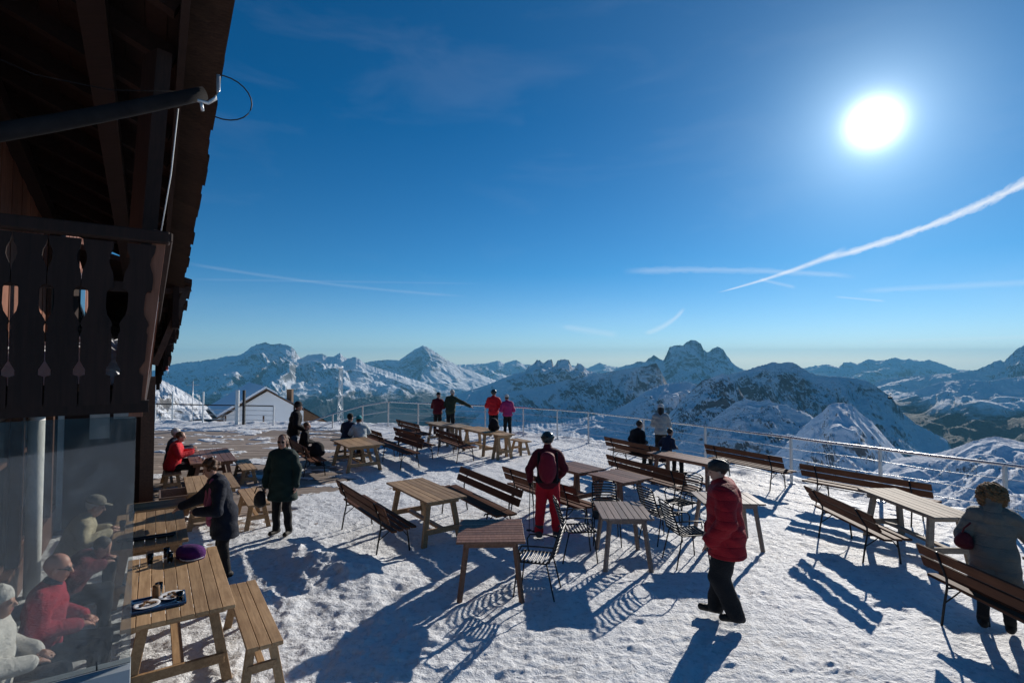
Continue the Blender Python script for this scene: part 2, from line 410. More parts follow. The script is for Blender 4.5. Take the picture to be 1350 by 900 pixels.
def terrain_mat(name, s_noise, lo, hi, rock=(0.085, 0.085, 0.09), rock2=(0.20, 0.19, 0.185), forest=None, bd=30, bs=1.0, snowc=(0.82, 0.85, 0.89)):
    m, t, b, o = newmat(name)
    gi = N(t, 'ShaderNodeNewGeometry'); sp = N(t, 'ShaderNodeSeparateXYZ'); t.links.new(gi.outputs['True Normal'], sp.inputs[0])
    n1 = noise(t, s_noise, 8, 0.68, sc=(1, 1, 2.2)); n2 = noise(t, s_noise*6, 6, 0.7)
    n4 = noise(t, s_noise*2.0, 6, 0.65, sc=(1, 1, 4.0))
    f = M_(t, 'ADD', sp.outputs[2], M_(t, 'MULTIPLY', M_(t, 'SUBTRACT', n1, 0.5), 0.9))
    f = M_(t, 'ADD', f, M_(t, 'MULTIPLY', M_(t, 'SUBTRACT', n2, 0.5), 0.5))
    sn = ramp(t, f, [(lo, 0.0), (hi, 1.0)])
    rc = mixc(t, n4, rock, rock2)
    c = mixc(t, sn, rc, snowc)
    if forest:
        pz = N(t, 'ShaderNodeSeparateXYZ'); t.links.new(gi.outputs['Position'], pz.inputs[0])
        ff = M_(t, 'ADD', M_(t, 'DIVIDE', M_(t, 'SUBTRACT', forest, pz.outputs[2]), 160.0), M_(t, 'MULTIPLY', M_(t, 'SUBTRACT', n1, 0.42), 4.5), clamp=True)
        c = mixc(t, ff, c, (0.005, 0.013, 0.020))
    t.links.new(c, b.inputs['Base Color']); b.inputs['Roughness'].default_value = 0.85; b.inputs['Specular IOR Level'].default_value = 0.15
    bump(t, b, M_(t, 'ADD', n1, M_(t, 'MULTIPLY', n2, 0.4)), bs, bd)
    return m
M['far'] = terrain_mat('far_rock_and_snow', 1/900., 0.52, 0.80, forest=-1150, bd=90)
M['mid'] = terrain_mat('mid_rock_and_snow', 1/420., 0.38, 0.60, forest=-830, bd=70)
M['near'] = terrain_mat('near_rock_and_snow', 1/130., 0.42, 0.58, bd=22)
M['slope'] = terrain_mat('piste_snow', 1/40., 0.40, 0.54, bd=2.6)
M['forest_side'] = terrain_mat('snow_over_dark_forest', 1/420., 0.40, 0.62, forest=-640, bd=50)
M['rail_metal'] = plain('worn_rail_metal', (0.62, 0.62, 0.62), 0.27, 0.9, 0.1, 14, 0.1)
M['valley'] = terrain_mat('valley_forest', 1/700., 0.9, 1.4, rock=(0.03, 0.04, 0.036), rock2=(0.05, 0.06, 0.055), forest=-600, bd=30)

# ------------------------------------------------------------------ terrain
def px2dir(px, py):
    gx_, gz_ = g(px, py)
    return math.atan(gx_), gz_*math.cos(math.atan(gx_))      # azimuth, tan(elevation)
def ridge(name, pts, Dm, Wf, Wb, zb, mat, amp=0.5, p=1.5, scale=None, seed=0, jag=1.0, ncols=None, rows=90, cliff=0.0, label=None, kind='structure', cat=None, stretch=1.0):
    A = np.array([px2dir(x, y) for x, y in pts]); az0, az1 = A[0, 0], A[-1, 0]
    n = ncols or int(max(120, (pts[-1][0]-pts[0][0])*0.95))
    n = min(n, 900)
    az = np.linspace(az0, az1, n)
    te = np.interp(az, A[:, 0], A[:, 1])
    te = te+fbm(az*220+seed*3.1, az*0+seed, 5, 0.62)*0.0024*jag
    zc = 3+Dm*te
    nb = 16
    t = np.concatenate([-np.linspace(1, 0, nb, endpoint=False)**1.2, np.linspace(0, 1, rows)**1.35])[:, None]
    wob = fbm(az*9+seed, az*0+seed*2.3, 3)*0.18*Wf
    r = np.where(t < 0, Dm-t*Wb, Dm-t*Wf)+wob[None, :]*np.minimum(1, np.abs(t)*3)
    sc = scale or Wf/2.6
    ta = np.abs(t)
    # shear the columns sideways down the slope so that no line of the mesh follows a line of sight
    azm = az[None, :]+(fbm(az[None, :]*6+seed, t*2.1+seed, 3)*0.9+0.35)*ta*0.12*Wf/Dm
    X = r*np.sin(azm); Y = r*np.cos(azm)
    wx = X/sc+0.35*fbm(X/sc*1.3+9, Y/sc*1.3, 3)+seed*5.7; wy = Y/sc/stretch+0.35*fbm(X/sc*1.3-4, Y/sc*1.3+7, 3)-seed*3.3
    R = np.minimum(ridged(wx, wy, 7)-0.80, 0.02)
    kern = np.ones(max(3, n//26)); kern /= kern.sum(); h_ = len(kern)//2
    tes = np.convolve(np.pad(te, (h_, h_), 'edge'), kern, 'valid')[:n]
    if len(tes) < n: tes = np.pad(tes, (0, n-len(tes)), 'edge')
    kk = np.exp(-ta*16)
    zc2 = 3+Dm*(tes[None, :]*(1-kk)+te[None, :]*kk)
    env = (1-ta)**p
    if cliff: env = env*(1-cliff)+cliff*np.clip(1-ta*5.0, 0, 1)
    Hh = zc2-zb
    mask = np.minimum(1, ta*4.5)**0.8*(1-ta*0.35)
    Z = zb+Hh*env+R*mask*amp*np.abs(Hh)*0.85
    steep = fbm(wx*6, wy*6, 5, 0.6)*np.minimum(1, ta*14)*np.abs(Hh)*0.040+(ridged(wx*3.3+5, wy*3.3, 4)-0.5)*np.minimum(1, ta*9)*(1-ta)*np.abs(Hh)*0.055
    Z = Z+steep
    # let the two ends of the ridge sink away and keep its foot below the low parts of the crest
    e_ = np.minimum(1, np.minimum(np.arange(n), n-1-np.arange(n))/(n*0.07))[None, :]
    Z = Z-(1-e_)**1.5*0.45*float(np.max(Hh))-np.maximum(0, zb-zc2)*1.0-np.maximum(0, 0.22-(zc2-zb)/float(np.max(Hh)))*ta*float(np.max(Hh))*1.5
    V = np.stack([X, Y, Z], -1).reshape(-1, 3)
    F = grid_faces(len(t), n)
    o = mesh_np(name, V, F, M[mat], smooth=True)
    tag(o, label, cat, None, kind)
    return o

n_ = 140
rr = np.concatenate([[0], np.geomspace(300, 38000, 90)])
aa = np.linspace(-math.pi, math.pi, 181)
RR, AA = np.meshgrid(rr, aa, indexing='ij')
X = RR*np.sin(AA); Y = RR*np.cos(AA)
Z = -1330+ridged(X/4200, Y/4200, 5)*260-120*0
V = np.stack([X, Y, Z], -1).reshape(-1, 3)
tag(mesh_np('valley_floor', V, grid_faces(len(rr), len(aa)), M['valley'], smooth=True), kind='structure')

ridge('far_range', [(540, 500), (570, 482), (600, 481), (640, 479), (657, 475), (664, 479), (680, 474), (690, 480), (705, 481), (760, 482), (775, 485), (790, 478), (802, 482), (815, 484), (840, 480), (870, 478), (940, 486), (1000, 488), (1040, 486), (1060, 485), (1075, 482), (1092, 480), (1105, 484), (1112, 478), (1122, 477), (1130, 480), (1145, 473), (1155, 475), (1165, 475), (1180, 471), (1190, 474), (1200, 473), (1213, 476), (1225, 474), (1240, 479), (1262, 487), (1290, 489), (1350, 492), (1420, 495)], 27000, 4650, 3000, -1300, 'far', 0.42, 1.3, seed=3)
ridge('sorapis_massif', [(20, 510), (100, 500), (150, 492), (205, 488), (215, 480), (225, 481), (240, 478), (262, 476), (273, 474), (285, 473), (300, 469), (312, 469), (322, 465), (330, 458), (338, 454), (350, 451), (358, 454), (368, 453), (380, 455), (388, 460), (394, 470), (398, 472), (405, 468), (415, 467), (425, 466), (432, 470), (440, 470), (448, 465), (453, 470), (458, 473), (468, 470), (475, 474), (482, 480), (520, 492), (560, 505), (600, 520)], 15500, 4030, 3000, -1250, 'mid', 0.62, 1.25, seed=11, scale=1900, rows=150)
ridge('pyramid_peak', [(420, 510), (450, 492), (470, 481), (490, 476), (512, 474), (526, 475), (536, 468), (546, 461), (558, 455), (568, 460), (580, 468), (590, 475), (604, 482), (625, 490), (650, 500), (690, 515)], 20500, 4030, 3500, -1300, 'far', 0.40, 1.25, seed=5, scale=2600, rows=120)
ridge('pelmo_massif', [(770, 510), (800, 492), (825, 481), (834, 480), (841, 476), (850, 477), (856, 472), (862, 468), (868, 472), (874, 475), (877, 471), (883, 457), (892, 455), (901, 455), (906, 450), (913, 448), (920, 450), (924, 453), (928, 462), (934, 464), (942, 458), (947, 457), (953, 460), (958, 468), (964, 476), (970, 482), (985, 489), (1010, 495), (1060, 510)], 15000, 2790, 2500, -1100, 'mid', 0.38, 1.3, seed=21, scale=1700, cliff=0.33, rows=120)
ridge('right_massif', [(1130, 510), (1165, 500), (1200, 496), (1240, 493), (1270, 491), (1288, 487), (1300, 482), (1308, 478), (1318, 474), (1323, 477), (1332, 468), (1342, 459), (1350, 455), (1362, 452), (1385, 449), (1410, 456), (1450, 468), (1520, 485), (1600, 500)], 15500, 3410, 3000, -1200, 'mid', 0.5, 1.3, seed=33, scale=1800, rows=120)
ridge('jagged_crest', [(560, 535), (600, 520), (640, 508), (664, 498), (680, 492), (692, 490), (697, 482), (703, 480), (708, 474), (713, 476), (717, 479), (722, 474), (727, 474), (731, 483), (735, 475), (740, 474), (745, 473), (750, 475), (754, 483), (757, 487), (761, 479), (766, 480), (770, 483), (774, 488), (785, 491), (810, 496), (860, 510), (900, 530)], 9500, 1860, 1500, -900, 'mid', 0.55, 1.1, seed=41, scale=900, jag=1.4, rows=110)
ridge('forested_ridge', [(1060, 530), (1100, 522), (1140, 519), (1180, 521), (1205, 516), (1225, 508), (1245, 503), (1270, 501), (1300, 503), (1330, 498), (1360, 495), (1420, 492), (1500, 500)], 10500, 3224, 2500, -1150, 'forest_side', 0.38, 1.1, seed=47, scale=1500, rows=110)
ridge('cliff_ridge', [(590, 590), (630, 548), (650, 534), (675, 519), (690, 514), (714, 509), (733, 504), (752, 499), (775, 495), (800, 491), (812, 489), (835, 485), (856, 482), (861, 479), (865, 479), (869, 485), (874, 495), (880, 506), (890, 518), (905, 535), (930, 570)], 6200, 1178, 1400, -800, 'mid', 0.42, 1.0, seed=52, scale=520, cliff=0.16, rows=110)
ridge('rocky_ridge', [(820, 590), (850, 560), (880, 535), (900, 516), (930, 503), (955, 495), (975, 490), (984, 488), (995, 484), (1006, 481), (1013, 479), (1019, 477), (1028, 479), (1038, 477), (1047, 478), (1056, 484), (1066, 490), (1079, 495), (1098, 496), (1117, 497), (1130, 499), (1143, 502), (1156, 510), (1175, 523), (1191, 545), (1207, 558), (1230, 570), (1254, 582), (1290, 602)], 5200, 1426, 1300, -850, 'mid', 0.5, 1.25, seed=61, scale=640, rows=140)
ridge('left_snow_ridge', [(40, 500), (120, 494), (170, 495), (205, 497), (222, 505), (245, 517), (262, 528), (280, 540), (300, 552), (330, 572), (370, 600)], 2400, 682, 800, -420, 'near', 0.45, 1.0, seed=70, scale=330, rows=90)
ridge('snowfield', [(520, 610), (560, 585), (600, 571), (640, 563), (680, 562), (700, 558), (740, 558), (760, 552), (800, 545), (815, 538), (830, 530), (850, 516), (866, 509), (880, 506), (905, 503), (920, 508), (935, 516), (955, 530), (980, 548), (1030, 580)], 3300, 1240, 700, -520, 'near', 0.34, 1.05, seed=74, scale=420, rows=150)
ridge('rock_spur', [(850, 580), (880, 548), (900, 525), (915, 512), (925, 502), (940, 497), (953, 492), (962, 498), (970, 505), (980, 522), (1000, 540), (1030, 565)], 2900, 558, 500, -420, 'near', 0.45, 1.0, seed=79, scale=230, rows=90)
ridge('snowy_shoulder', [(860, 612), (890, 590), (920, 568), (945, 548), (969, 530), (985, 526), (1000, 529), (1012, 527), (1025, 532), (1037, 534), (1048, 540), (1060, 542), (1075, 552), (1100, 575), (1150, 610)], 1900, 558, 500, -330, 'near', 0.45, 1.1, seed=83, scale=230, rows=120)
ridge('snowy_knoll', [(960, 660), (990, 630), (1020, 600), (1040, 583), (1058, 563), (1072, 551), (1084, 543), (1092, 534), (1102, 531), (1113, 531), (1124, 535), (1136, 546), (1150, 556), (1162, 570), (1175, 585), (1190, 600), (1230, 650)], 900, 480, 260, -190, 'slope', 0.36, 1.15, seed=90, scale=140, rows=150, jag=0.5)
ridge('near_snow_slope', [(1120, 650), (1150, 622), (1180, 604), (1215, 600), (1240, 596), (1262, 589), (1280, 582), (1300, 577), (1312, 575), (1330, 578), (1350, 583), (1400, 600), (1480, 640)], 380, 240, 160, -95, 'slope', 0.22, 1.0, seed=97, scale=60, rows=150, jag=0.5)

# snow slope falling away below the terrace towards the valley
rr = np.geomspace(42, 1500, 170); aa = np.linspace(rad(-58), rad(62), 420)
RR, AA = np.meshgrid(rr, aa, indexing='ij')
X = RR*np.sin(AA); Y = RR*np.cos(AA)
fall = np.interp(np.degrees(AA), [-58, -38, -28, -18, -8, 5, 20, 35, 62], [0.28, 0.25, 0.23, 0.27, 0.30, 0.235, 0.215, 0.24, 0.26])
Z = -2.0-RR*fall+fbm(X/60, Y/60, 6)*RR*0.035+ridged(X/25+3, Y/25, 6)*np.minimum(RR*0.02, 5)
tag(mesh_np('mountain_slope', np.stack([X, Y, Z], -1).reshape(-1, 3), grid_faces(170, 420), M['slope'], smooth=True), kind='structure')

# ------------------------------------------------------------------ terrace snow
RAIL = [(-12.4, 24.7), (-9.4, 24.9), (-7.6, 24.6), (-5.58, 24.04), (-4.1, 23.3), (-2.46, 22.6), (-1.1, 21.95), (0.45, 21.05), (1.71, 20.15), (2.75, 19.2), (4.22, 17.1), (5.47, 15.1), (6.76, 12.95), (7.78, 11.3), (8.85, 9.61), (10.0, 7.7), (11.2, 5.6), (12.6, 3.0)]
EDGE = [(-40, 25.5), (-18, 25.6)]+RAIL+[(14.5, -1), (18, -8)]
def out_dist(X, Y):
    best = np.full(X.shape, 1e9); sg = np.ones(X.shape)
    for (x0, y0), (x1, y1) in zip(EDGE[:-1], EDGE[1:]):
        dx, dy = x1-x0, y1-y0; L2 = dx*dx+dy*dy
        t_ = np.clip(((X-x0)*dx+(Y-y0)*dy)/L2, 0, 1)
        ex = X-(x0+t_*dx); ey = Y-(y0+t_*dy); d = np.hypot(ex, ey)
        s = np.where(dx*(Y-y0)-dy*(X-x0) > 0, 1.0, -1.0)
        m_ = d < best-1e-6
        best = np.where(m_, d, best); sg = np.where(m_, s, sg)
    return best*sg
DECK = [(-16, 22.9), (-7.9, 23.2), (-5.6, 20.2), (-4.6, 14.8), (-4.5, 11.4), (-5.2, 9.9), (-8.9, 8.4), (-16, 13)]
def in_poly(X, Y, P):
    c = np.zeros(X.shape, bool)
    for (x0, y0), (x1, y1) in zip(P, P[1:]+P[:1]):
        k = ((y0 > Y) != (y1 > Y)) & (X < (x1-x0)*(Y-y0)/(y1-y0+1e-9)+x0)
        c ^= k
    return c
def poly_dist(X, Y, P):
    best = np.full(X.shape, 1e9)
    for (x0, y0), (x1, y1) in zip(P, P[1:]+P[:1]):
        dx, dy = x1-x0, y1-y0
        t_ = np.clip(((X-x0)*dx+(Y-y0)*dy)/(dx*dx+dy*dy), 0, 1)
        best = np.minimum(best, np.hypot(X-(x0+t_*dx), Y-(y0+t_*dy)))
    return np.where(in_poly(X, Y, P), best, -best)
def snow_z(X, Y, fine=True):
    z = 0.035*fbm(X/1.5, Y/1.5, 4)
    if fine:
        z = z+0.026*fbm(X/0.34+5, Y/0.30, 5, 0.62)
        fp = ridged(X/0.22+40, Y/0.18-7, 4, 0.55)
        z = z+0.015*(fp-0.5)*(0.4+1.2*np.clip(fbm(X/2.2+8, Y/2.2, 3)+0.45, 0, 1))
        # lumpy churned snow near the centre left
        lump = np.exp(-(((X+1.9)/2.3)**2+((Y-6.2)/1.9)**2))
        z = z+lump*(0.055*fbm(X/0.28, Y/0.28, 4)+0.02)
    # shovelled heaps
    for hx, hy, r1, hh in ((-2.75, 7.85, 0.42, 0.17), (-2.2, 7.55, 0.5, 0.14), (-3.3, 8.3, 0.35, 0.12), (-3.0, 6.6, .35, .09)):
        z = z+hh*np.exp(-(((X-hx)**2+(Y-hy)**2)/r1**2))*(1+0.5*fbm(X/0.25, Y/0.25, 3))
    pd = poly_dist(X, Y, DECK)
    m_ = np.clip((np.minimum(pd*1.2, 0.55)+3.0*fbm(X/1.7+3, Y/0.8, 5, .6))*1.6, 0, 1)
    z = z*(1-m_)-0.16*m_
    d = out_dist(X, Y)
    lip = np.clip(1-np.abs(d-0.35)/0.55, 0, 1)
    z = z+lip*(0.10+0.16*fbm(X/0.7, Y/0.7, 4))
    dd = np.maximum(0, d-0.75)
    z = z-0.62*dd**1.15+np.minimum(dd*0.25, 1.0)*fbm(X/2.5, Y/2.5, 5)
    return z
rows_ = np.concatenate([np.linspace(0.6, 3.0, 12, endpoint=False), np.geomspace(3.0, 26, 560, endpoint=False), np.geomspace(26, 60, 40)])
ks = np.linspace(-1.45, 1.35, 900)
KK, YY = np.meshgrid(ks, rows_)
XX = KK*(YY+0.8)
ZZ = snow_z(XX, YY)
# boot prints trodden along wandering trails
rs = np.random.RandomState(12)
trails = [((2.6, 6.0), (6.4, 14.0)), ((2.4, 6.3), (-3.8, 4.6)), ((-2.2, 4.2), (-4.6, 11.0)), ((-3.4, 8.6), (-.6, 16.0)), ((.5, 8.8), (.1, 14.5)), ((5.0, 4.2), (3.0, 13.5)), ((-1.4, 4.2), (.6, 6.2)), ((.8, 4.6), (6.2, 7.0)),
          ((3.4, 4.0), (4.4, 10.0)), ((-2.8, 5.5), (-2.4, 12.0)), ((1.2, 4.4), (2.9, 7.4)), ((-1.0, 5.2), (3.8, 5.2)), ((1.8, 11), (5.0, 16.0)), ((-2.0, 12.0), (2.5, 17.5)), ((4.2, 7.0), (8.0, 9.5)), ((-3.0, 13.0), (1.0, 19.5))]
def stamp(x, y, h_, L, Wd, dep):
    j0, j1 = np.searchsorted(rows_, [y-.30, y+.30])
    if j1 <= j0: return
    k0 = np.searchsorted(ks, (x-.35)/(y+.8)*.97-.02); k1 = np.searchsorted(ks, (x+.35)/(y+.8)*1.03+.02)
    xs_ = XX[j0:j1, k0:k1]-x; ys_ = YY[j0:j1, k0:k1]-y
    a_ = (xs_*math.sin(h_)+ys_*math.cos(h_))/L; b_ = (xs_*math.cos(h_)-ys_*math.sin(h_))/(Wd*(1+.25*a_))
    d_ = np.sqrt(a_*a_+b_*b_)
    ZZ[j0:j1, k0:k1] += -dep*np.clip((1.15-d_)/.35, 0, 1)+dep*.55*np.exp(-((d_-1.35)/.25)**2)
for (p0, p1) in trails:
    p0 = np.array(p0); p1 = np.array(p1); L_ = np.hypot(*(p1-p0)); hd = math.atan2(*(p1-p0)); nst = int(L_/.33)
    for rep in range(2):
        off = rs.uniform(-.35, .35); ph = rs.uniform(0, 6)
        for i in range(nst):
            c_ = p0+(p1-p0)*(i+rs.uniform(-.25, .25))/nst; w_ = off+.35*math.sin(i*.35+ph)+(.11 if i % 2 else -.11)
            stamp(c_[0]+w_*math.cos(hd), c_[1]-w_*math.sin(hd), hd+rs.uniform(-.3, .3)+(0 if rep else 3.14), .145, .058, rs.uniform(.003, .010))
for i in range(0):
    y_ = rs.uniform(3.6, 17); stamp(rs.uniform(-.55, .95)*y_, y_, rs.uniform(0, 6.28), .145, .06, rs.uniform(.004, .012))
tag(mesh_np('snow_ground', np.stack([XX, YY, ZZ], -1).reshape(-1, 3), grid_faces(len(rows_), len(ks)), M['snow'], smooth=True), kind='structure')
# the rest of the terrace behind the camera
xs = np.linspace(-22, 19, 160); ys = np.linspace(-14, 0.62, 60)
XX, YY = np.meshgrid(xs, ys); ZZ = snow_z(XX, YY, False)-0.01
tag(mesh_np('snow_ground', np.stack([XX, YY, ZZ], -1).reshape(-1, 3), grid_faces(60, 160), M['snow'], smooth=True), kind='structure')
# wooden deck boards under the snow on the left
mb = MB(); rnd = random.Random(4)
dAZ = rad(62)
yy = 7.6
while yy < 23.4:
    x = -16.5
    while x < -4.0:
        L = rnd.uniform(2.5, 4.0)
        cx_, cy_ = x+L/2, yy
        if in_poly(np.array([cx_]), np.array([cy_]), [(-17, 23.4), (-7.4, 23.6), (-4.2, 20.5), (-3.9, 11.2), (-5, 8.0), (-9.5, 7.3), (-17, 13)])[0] or rnd.random() < 0:
            mb.box((cx_, cy_, rnd.uniform(-0.036, -0.030)), (L-0.008, 0.138, 0.03), ch=0.003)
        x += L
    yy += 0.147
deck = mb.build('wooden_deck', M['deck_wood']); tag(deck, kind='structure')

def gz(x, y):
    return float(snow_z(np.array([x]), np.array([y]), False)[0])

# ------------------------------------------------------------------ terrace railing
fence = empty('steel_railing', (0, 0, 0), 0, 'long galvanised steel railing with thick top tube and thin wires round the snowy terrace edge', 'railing')
top = MB(); seg = []
P = [Vector((x, y, 1.12)) for x, y in RAIL[3:]]
for a, b in zip(P[:-1], P[1:]):
    k = 5
    for i in range(k): seg.append(a.lerp(b, i/k))
seg.append(P[-1])
top.tube([p+Vector((0, 0, 0.004*math.sin(i*1.3))) for i, p in enumerate(seg)], 0.03, 10)
top.build('top_rail', M['rail_metal'], fence)
for h in (0.86, 0.60, 0.34, 0.13):
    w = MB()
    w.tube([Vector((p.x, p.y, h+0.012*math.sin(i*0.9+h*9))) for i, p in enumerate(seg)], 0.0075, 6)
    w.build('wire', M['steel'], fence)
for x, y in RAIL[3:]:
    pm = MB(); pm.box((x, y, 0.47), (0.055, 0.055, 1.28), ch=0.004); pm.box((x, y, 0.03), (0.13, 0.13, 0.02)); pm.build('post', M['steel'], fence)
# low railing by the hut, with a dark top bar
f2 = empty('stair_railing', (0, 0, 0), 0, 'white painted tube railing with a black top bar between the inn and the white hut', 'railing')
pts = [(-17.2, 25.7), (-16.3, 25.6), (-14.6, 25.2), (-12.9, 24.9), (-11.0, 24.6)]
mm_ = MB(); mm_.tube([Vector((x, y, 0.88)) for x, y in pts], 0.028, 8); mm_.build('top_bar', M['iron'], f2)
for h in (0.66, 0.44, 0.22):
    mm_ = MB(); mm_.tube([Vector((x, y, h)) for x, y in pts], 0.014, 6); mm_.build('rail', M['steel'], f2)
for i, (x, y) in enumerate(pts):
    mm_ = MB(); hgt = 1.5 if i in (1, 2) else 0.9
    mm_.box((x, y, hgt/2-0.1), (0.06, 0.06, hgt+0.2)); mm_.build('post', M['steel'], f2)
for x_, y_, m_k, wd in ((-12.75, 24.75, 'steel', 0.14), (-12.45, 24.75, 'rubber', 0.10)):
    mm_ = MB(); mm_.box((x_, y_, 0.75), (wd, 0.1, 1.7)); mm_.build('post', M[m_k], f2)
# sloping handrail going down the stairs behind the tables
f3 = empty('sloping_handrail', (0, 0, 0), 0, 'pale handrail sloping down to the left behind the far tables beside the hut', 'handrail')
mm_ = MB(); mm_.tube([(-5.6, 24.0, 1.12), (-6.7, 23.9, 0.95), (-7.9, 23.5, 0.62), (-9.3, 22.6, 0.12)], 0.03, 8); mm_.build('top_rail', M['steel'], f3)
mm_ = MB(); mm_.tube([(-5.6, 24.0, 0.7), (-6.7, 23.9, 0.53), (-7.9, 23.5, 0.25), (-8.6, 23.1, 0.0)], 0.02, 8); mm_.build('lower_rail', M['steel'], f3)
for x, y, z in ((-6.7, 23.9, 0.95), (-7.9, 23.5, 0.62)):
    mm_ = MB(); mm_.box((x, y, z/2-0.15), (0.05, 0.05, z+0.3)); mm_.build('post', M['steel'], f3)

# ------------------------------------------------------------------ white hut beyond the railing
hut = empty('white_hut', (0, 0, 0), 0, 'white gabled hut with snow covered roof and brown boarded annex beyond the railing', 'hut')
def hp(x, y, z): return (x, y, z)
Yh = 45.0
# gable face points (X, z) at Y=45; the body runs back and to the left
GX = [(-24.3, -1.75), (-20.6, 0.42), (-17.6, -1.0), (-17.6, -4.2), (-24.3, -4.2)]
back = Vector((-5.5, 8.0, 0))
def slab(pts, off):
    return [Vector((x, Yh, z)) for x, z in pts]+[Vector((x, Yh, z))+off for x, z in pts]
mb = MB(); v = slab(GX, back); n = len(GX)
mb.add(v, [tuple(range(n))[::-1], tuple(range(n, 2*n))]+[(k, (k+1) % n, n+(k+1) % n, n+k) for k in range(n)])
mb.build('wall', M['white_wall'], hut)
AX = [(-17.6, -1.0), (-14.6, -2.75), (-14.6, -4.2), (-17.6, -4.2)]
AX = [(x+(0.02 if x < -17 else 0), z) for x, z in AX]
mb = MB(); v = slab(AX, back); n = 4
mb.add(v, [tuple(range(n))[::-1], tuple(range(n, 2*n))]+[(k, (k+1) % n, n+(k+1) % n, n+k) for k in range(n)])
mb.build('annex', M['hut_brown'], hut)
def roofslab(name, a, b, th, mat, fwd=0.45, lift=0.03):
    a = Vector((a[0], Yh-fwd, a[1]+lift)); b = Vector((b[0], Yh-fwd, b[1]+lift)); o_ = back*1.03+Vector((0, fwd, 0)); u_ = Vector((0, 0, th))
    q = MB(); q.add([a, b, b+o_, a+o_, a+u_, b+u_, b+o_+u_, a+o_+u_], [(0, 1, 2, 3), (4, 7, 6, 5), (0, 4, 5, 1), (1, 5, 6, 2), (2, 6, 7, 3), (3, 7, 4, 0)])
    return q.build(name, mat, hut)
roofslab('roof', (-24.9, -2.1), (-20.6, 0.44), 0.12, M['hut_brown'])
roofslab('roof', (-20.6, 0.44), (-14.1, -3.02), 0.12, M['hut_brown'])
roofslab('roof_snow', (-24.7, -1.98), (-20.65, 0.41), 0.22, M['powder'], 0.35, 0.16)
roofslab('roof_snow', (-20.6, 0.44), (-19.6, -0.1), 0.16, M['powder'], 0.35, 0.16)
mb = MB(); mb.box((-19.0, Yh+.6, -.25), (0.42, 0.42, 1.5)); mb.build('chimney', M['hut_brown'], hut)
for k_ in range(3):
    mb = MB(); mb.box((-24.3+.15+k_*3.2, Yh-.04, -2.9), (.10, .05, 2.4)); mb.build('wall_batten', M['hut_brown'], hut)
mb = MB(); mb.tube([(-18.35, Yh-0.08, -0.7), (-18.35, Yh-0.08, -4)], 0.06, 6); mb.build('downpipe', M['iron'], hut)
mb = MB(); mb.box((-25.6, Yh-1, -3.2), (2.2, 2.5, 2.4)); tag(mb.build('dark_shed', M['hut_brown']), 'small dark boarded shed at the left corner of the white hut', 'shed')
# lattice mast
mast = empty('lattice_mast', (-13.2, 41, -4.2), 0, 'slender frosted lattice mast standing right of the white hut', 'mast')
mb = MB(); Hm = 6.6
for sx, sy in ((-1, -1), (1, -1), (1, 1), (-1, 1)):
    mb.bar((sx*.22, sy*.22, 0), (sx*.08, sy*.08, Hm), .035, .035)
mb.build('mast_legs', M['steel'], mast)
mb = MB()
for i in range(12):
    z0 = i*Hm/12; z1 = (i+1)*Hm/12; w0 = .22-.14*i/12; w1 = .22-.14*(i+1)/12; s = 1 if i % 2 else -1
    mb.bar((-s*w0, -w0, z0), (s*w1, -w1, z1), .022, .022); mb.bar((-s*w0, w0, z0), (s*w1, w1, z1), .022, .022)
    mb.bar((-w0, -w0, z0), (w0, -w0, z0), .02, .02)
mb.build('bracing', M['steel'], mast)
mb = MB(); mb.box((0, 0, Hm+.06), (.3, .3, .12), ch=.03); mb.build('snow_cap', M['powder'], mast)
ant = empty('aerial_pole', (-15.35, 25.6, -.3), 0, 'thin aerial pole rising behind the railing at the left of the hut gable', 'pole')
mb = MB(); mb.tube([(0, 0, 0), (0, 0, 2.3)], .018, 6); mb.build('pole', M['steel'], ant)
mb = MB(); mb.tube([(-.3, 0, 2.1), (.3, 0, 2.1)], .01, 5); mb.tube([(-.2, 0, 1.8), (.2, 0, 1.8)], .01, 5); mb.build('crossbar', M['steel'], ant)

# ------------------------------------------------------------------ the mountain inn
BAZ = rad(34)
U = Vector((-math.sin(BAZ), math.cos(BAZ), 0)); NN = Vector((math.cos(BAZ), math.sin(BAZ), 0)); BC = 1.4
def W(a, b, z): return U*a+NN*(b-BC)+Vector((0, 0, z))
RB = Matrix((NN, U, Vector((0, 0, 1)))).transposed()   # local x = outward, y = along the front
inn = empty('mountain_inn', W(3.92, 0, 0), 0, 'dark timber mountain inn with carved balcony, deep shingled eaves and glazed ground floor', 'building')
inn_inv = Matrix.Translation(-W(3.92, 0, 0))
def ib(mb, a0, a1, b0, b1, z0, z1, ch=0.0):
    return mb.box(W((a0+a1)/2, (b0+b1)/2, (z0+z1)/2), (b1-b0, a1-a0, z1-z0), RB, ch=ch)
def put(mb, name, mat, parent=None):
    o = mb.build(name, mat)
    p = parent or inn
    o.parent = p
    root = Matrix.Translation(W(3.92, 0, 0))
    o.matrix_parent_inverse = root.inverted()
    return o
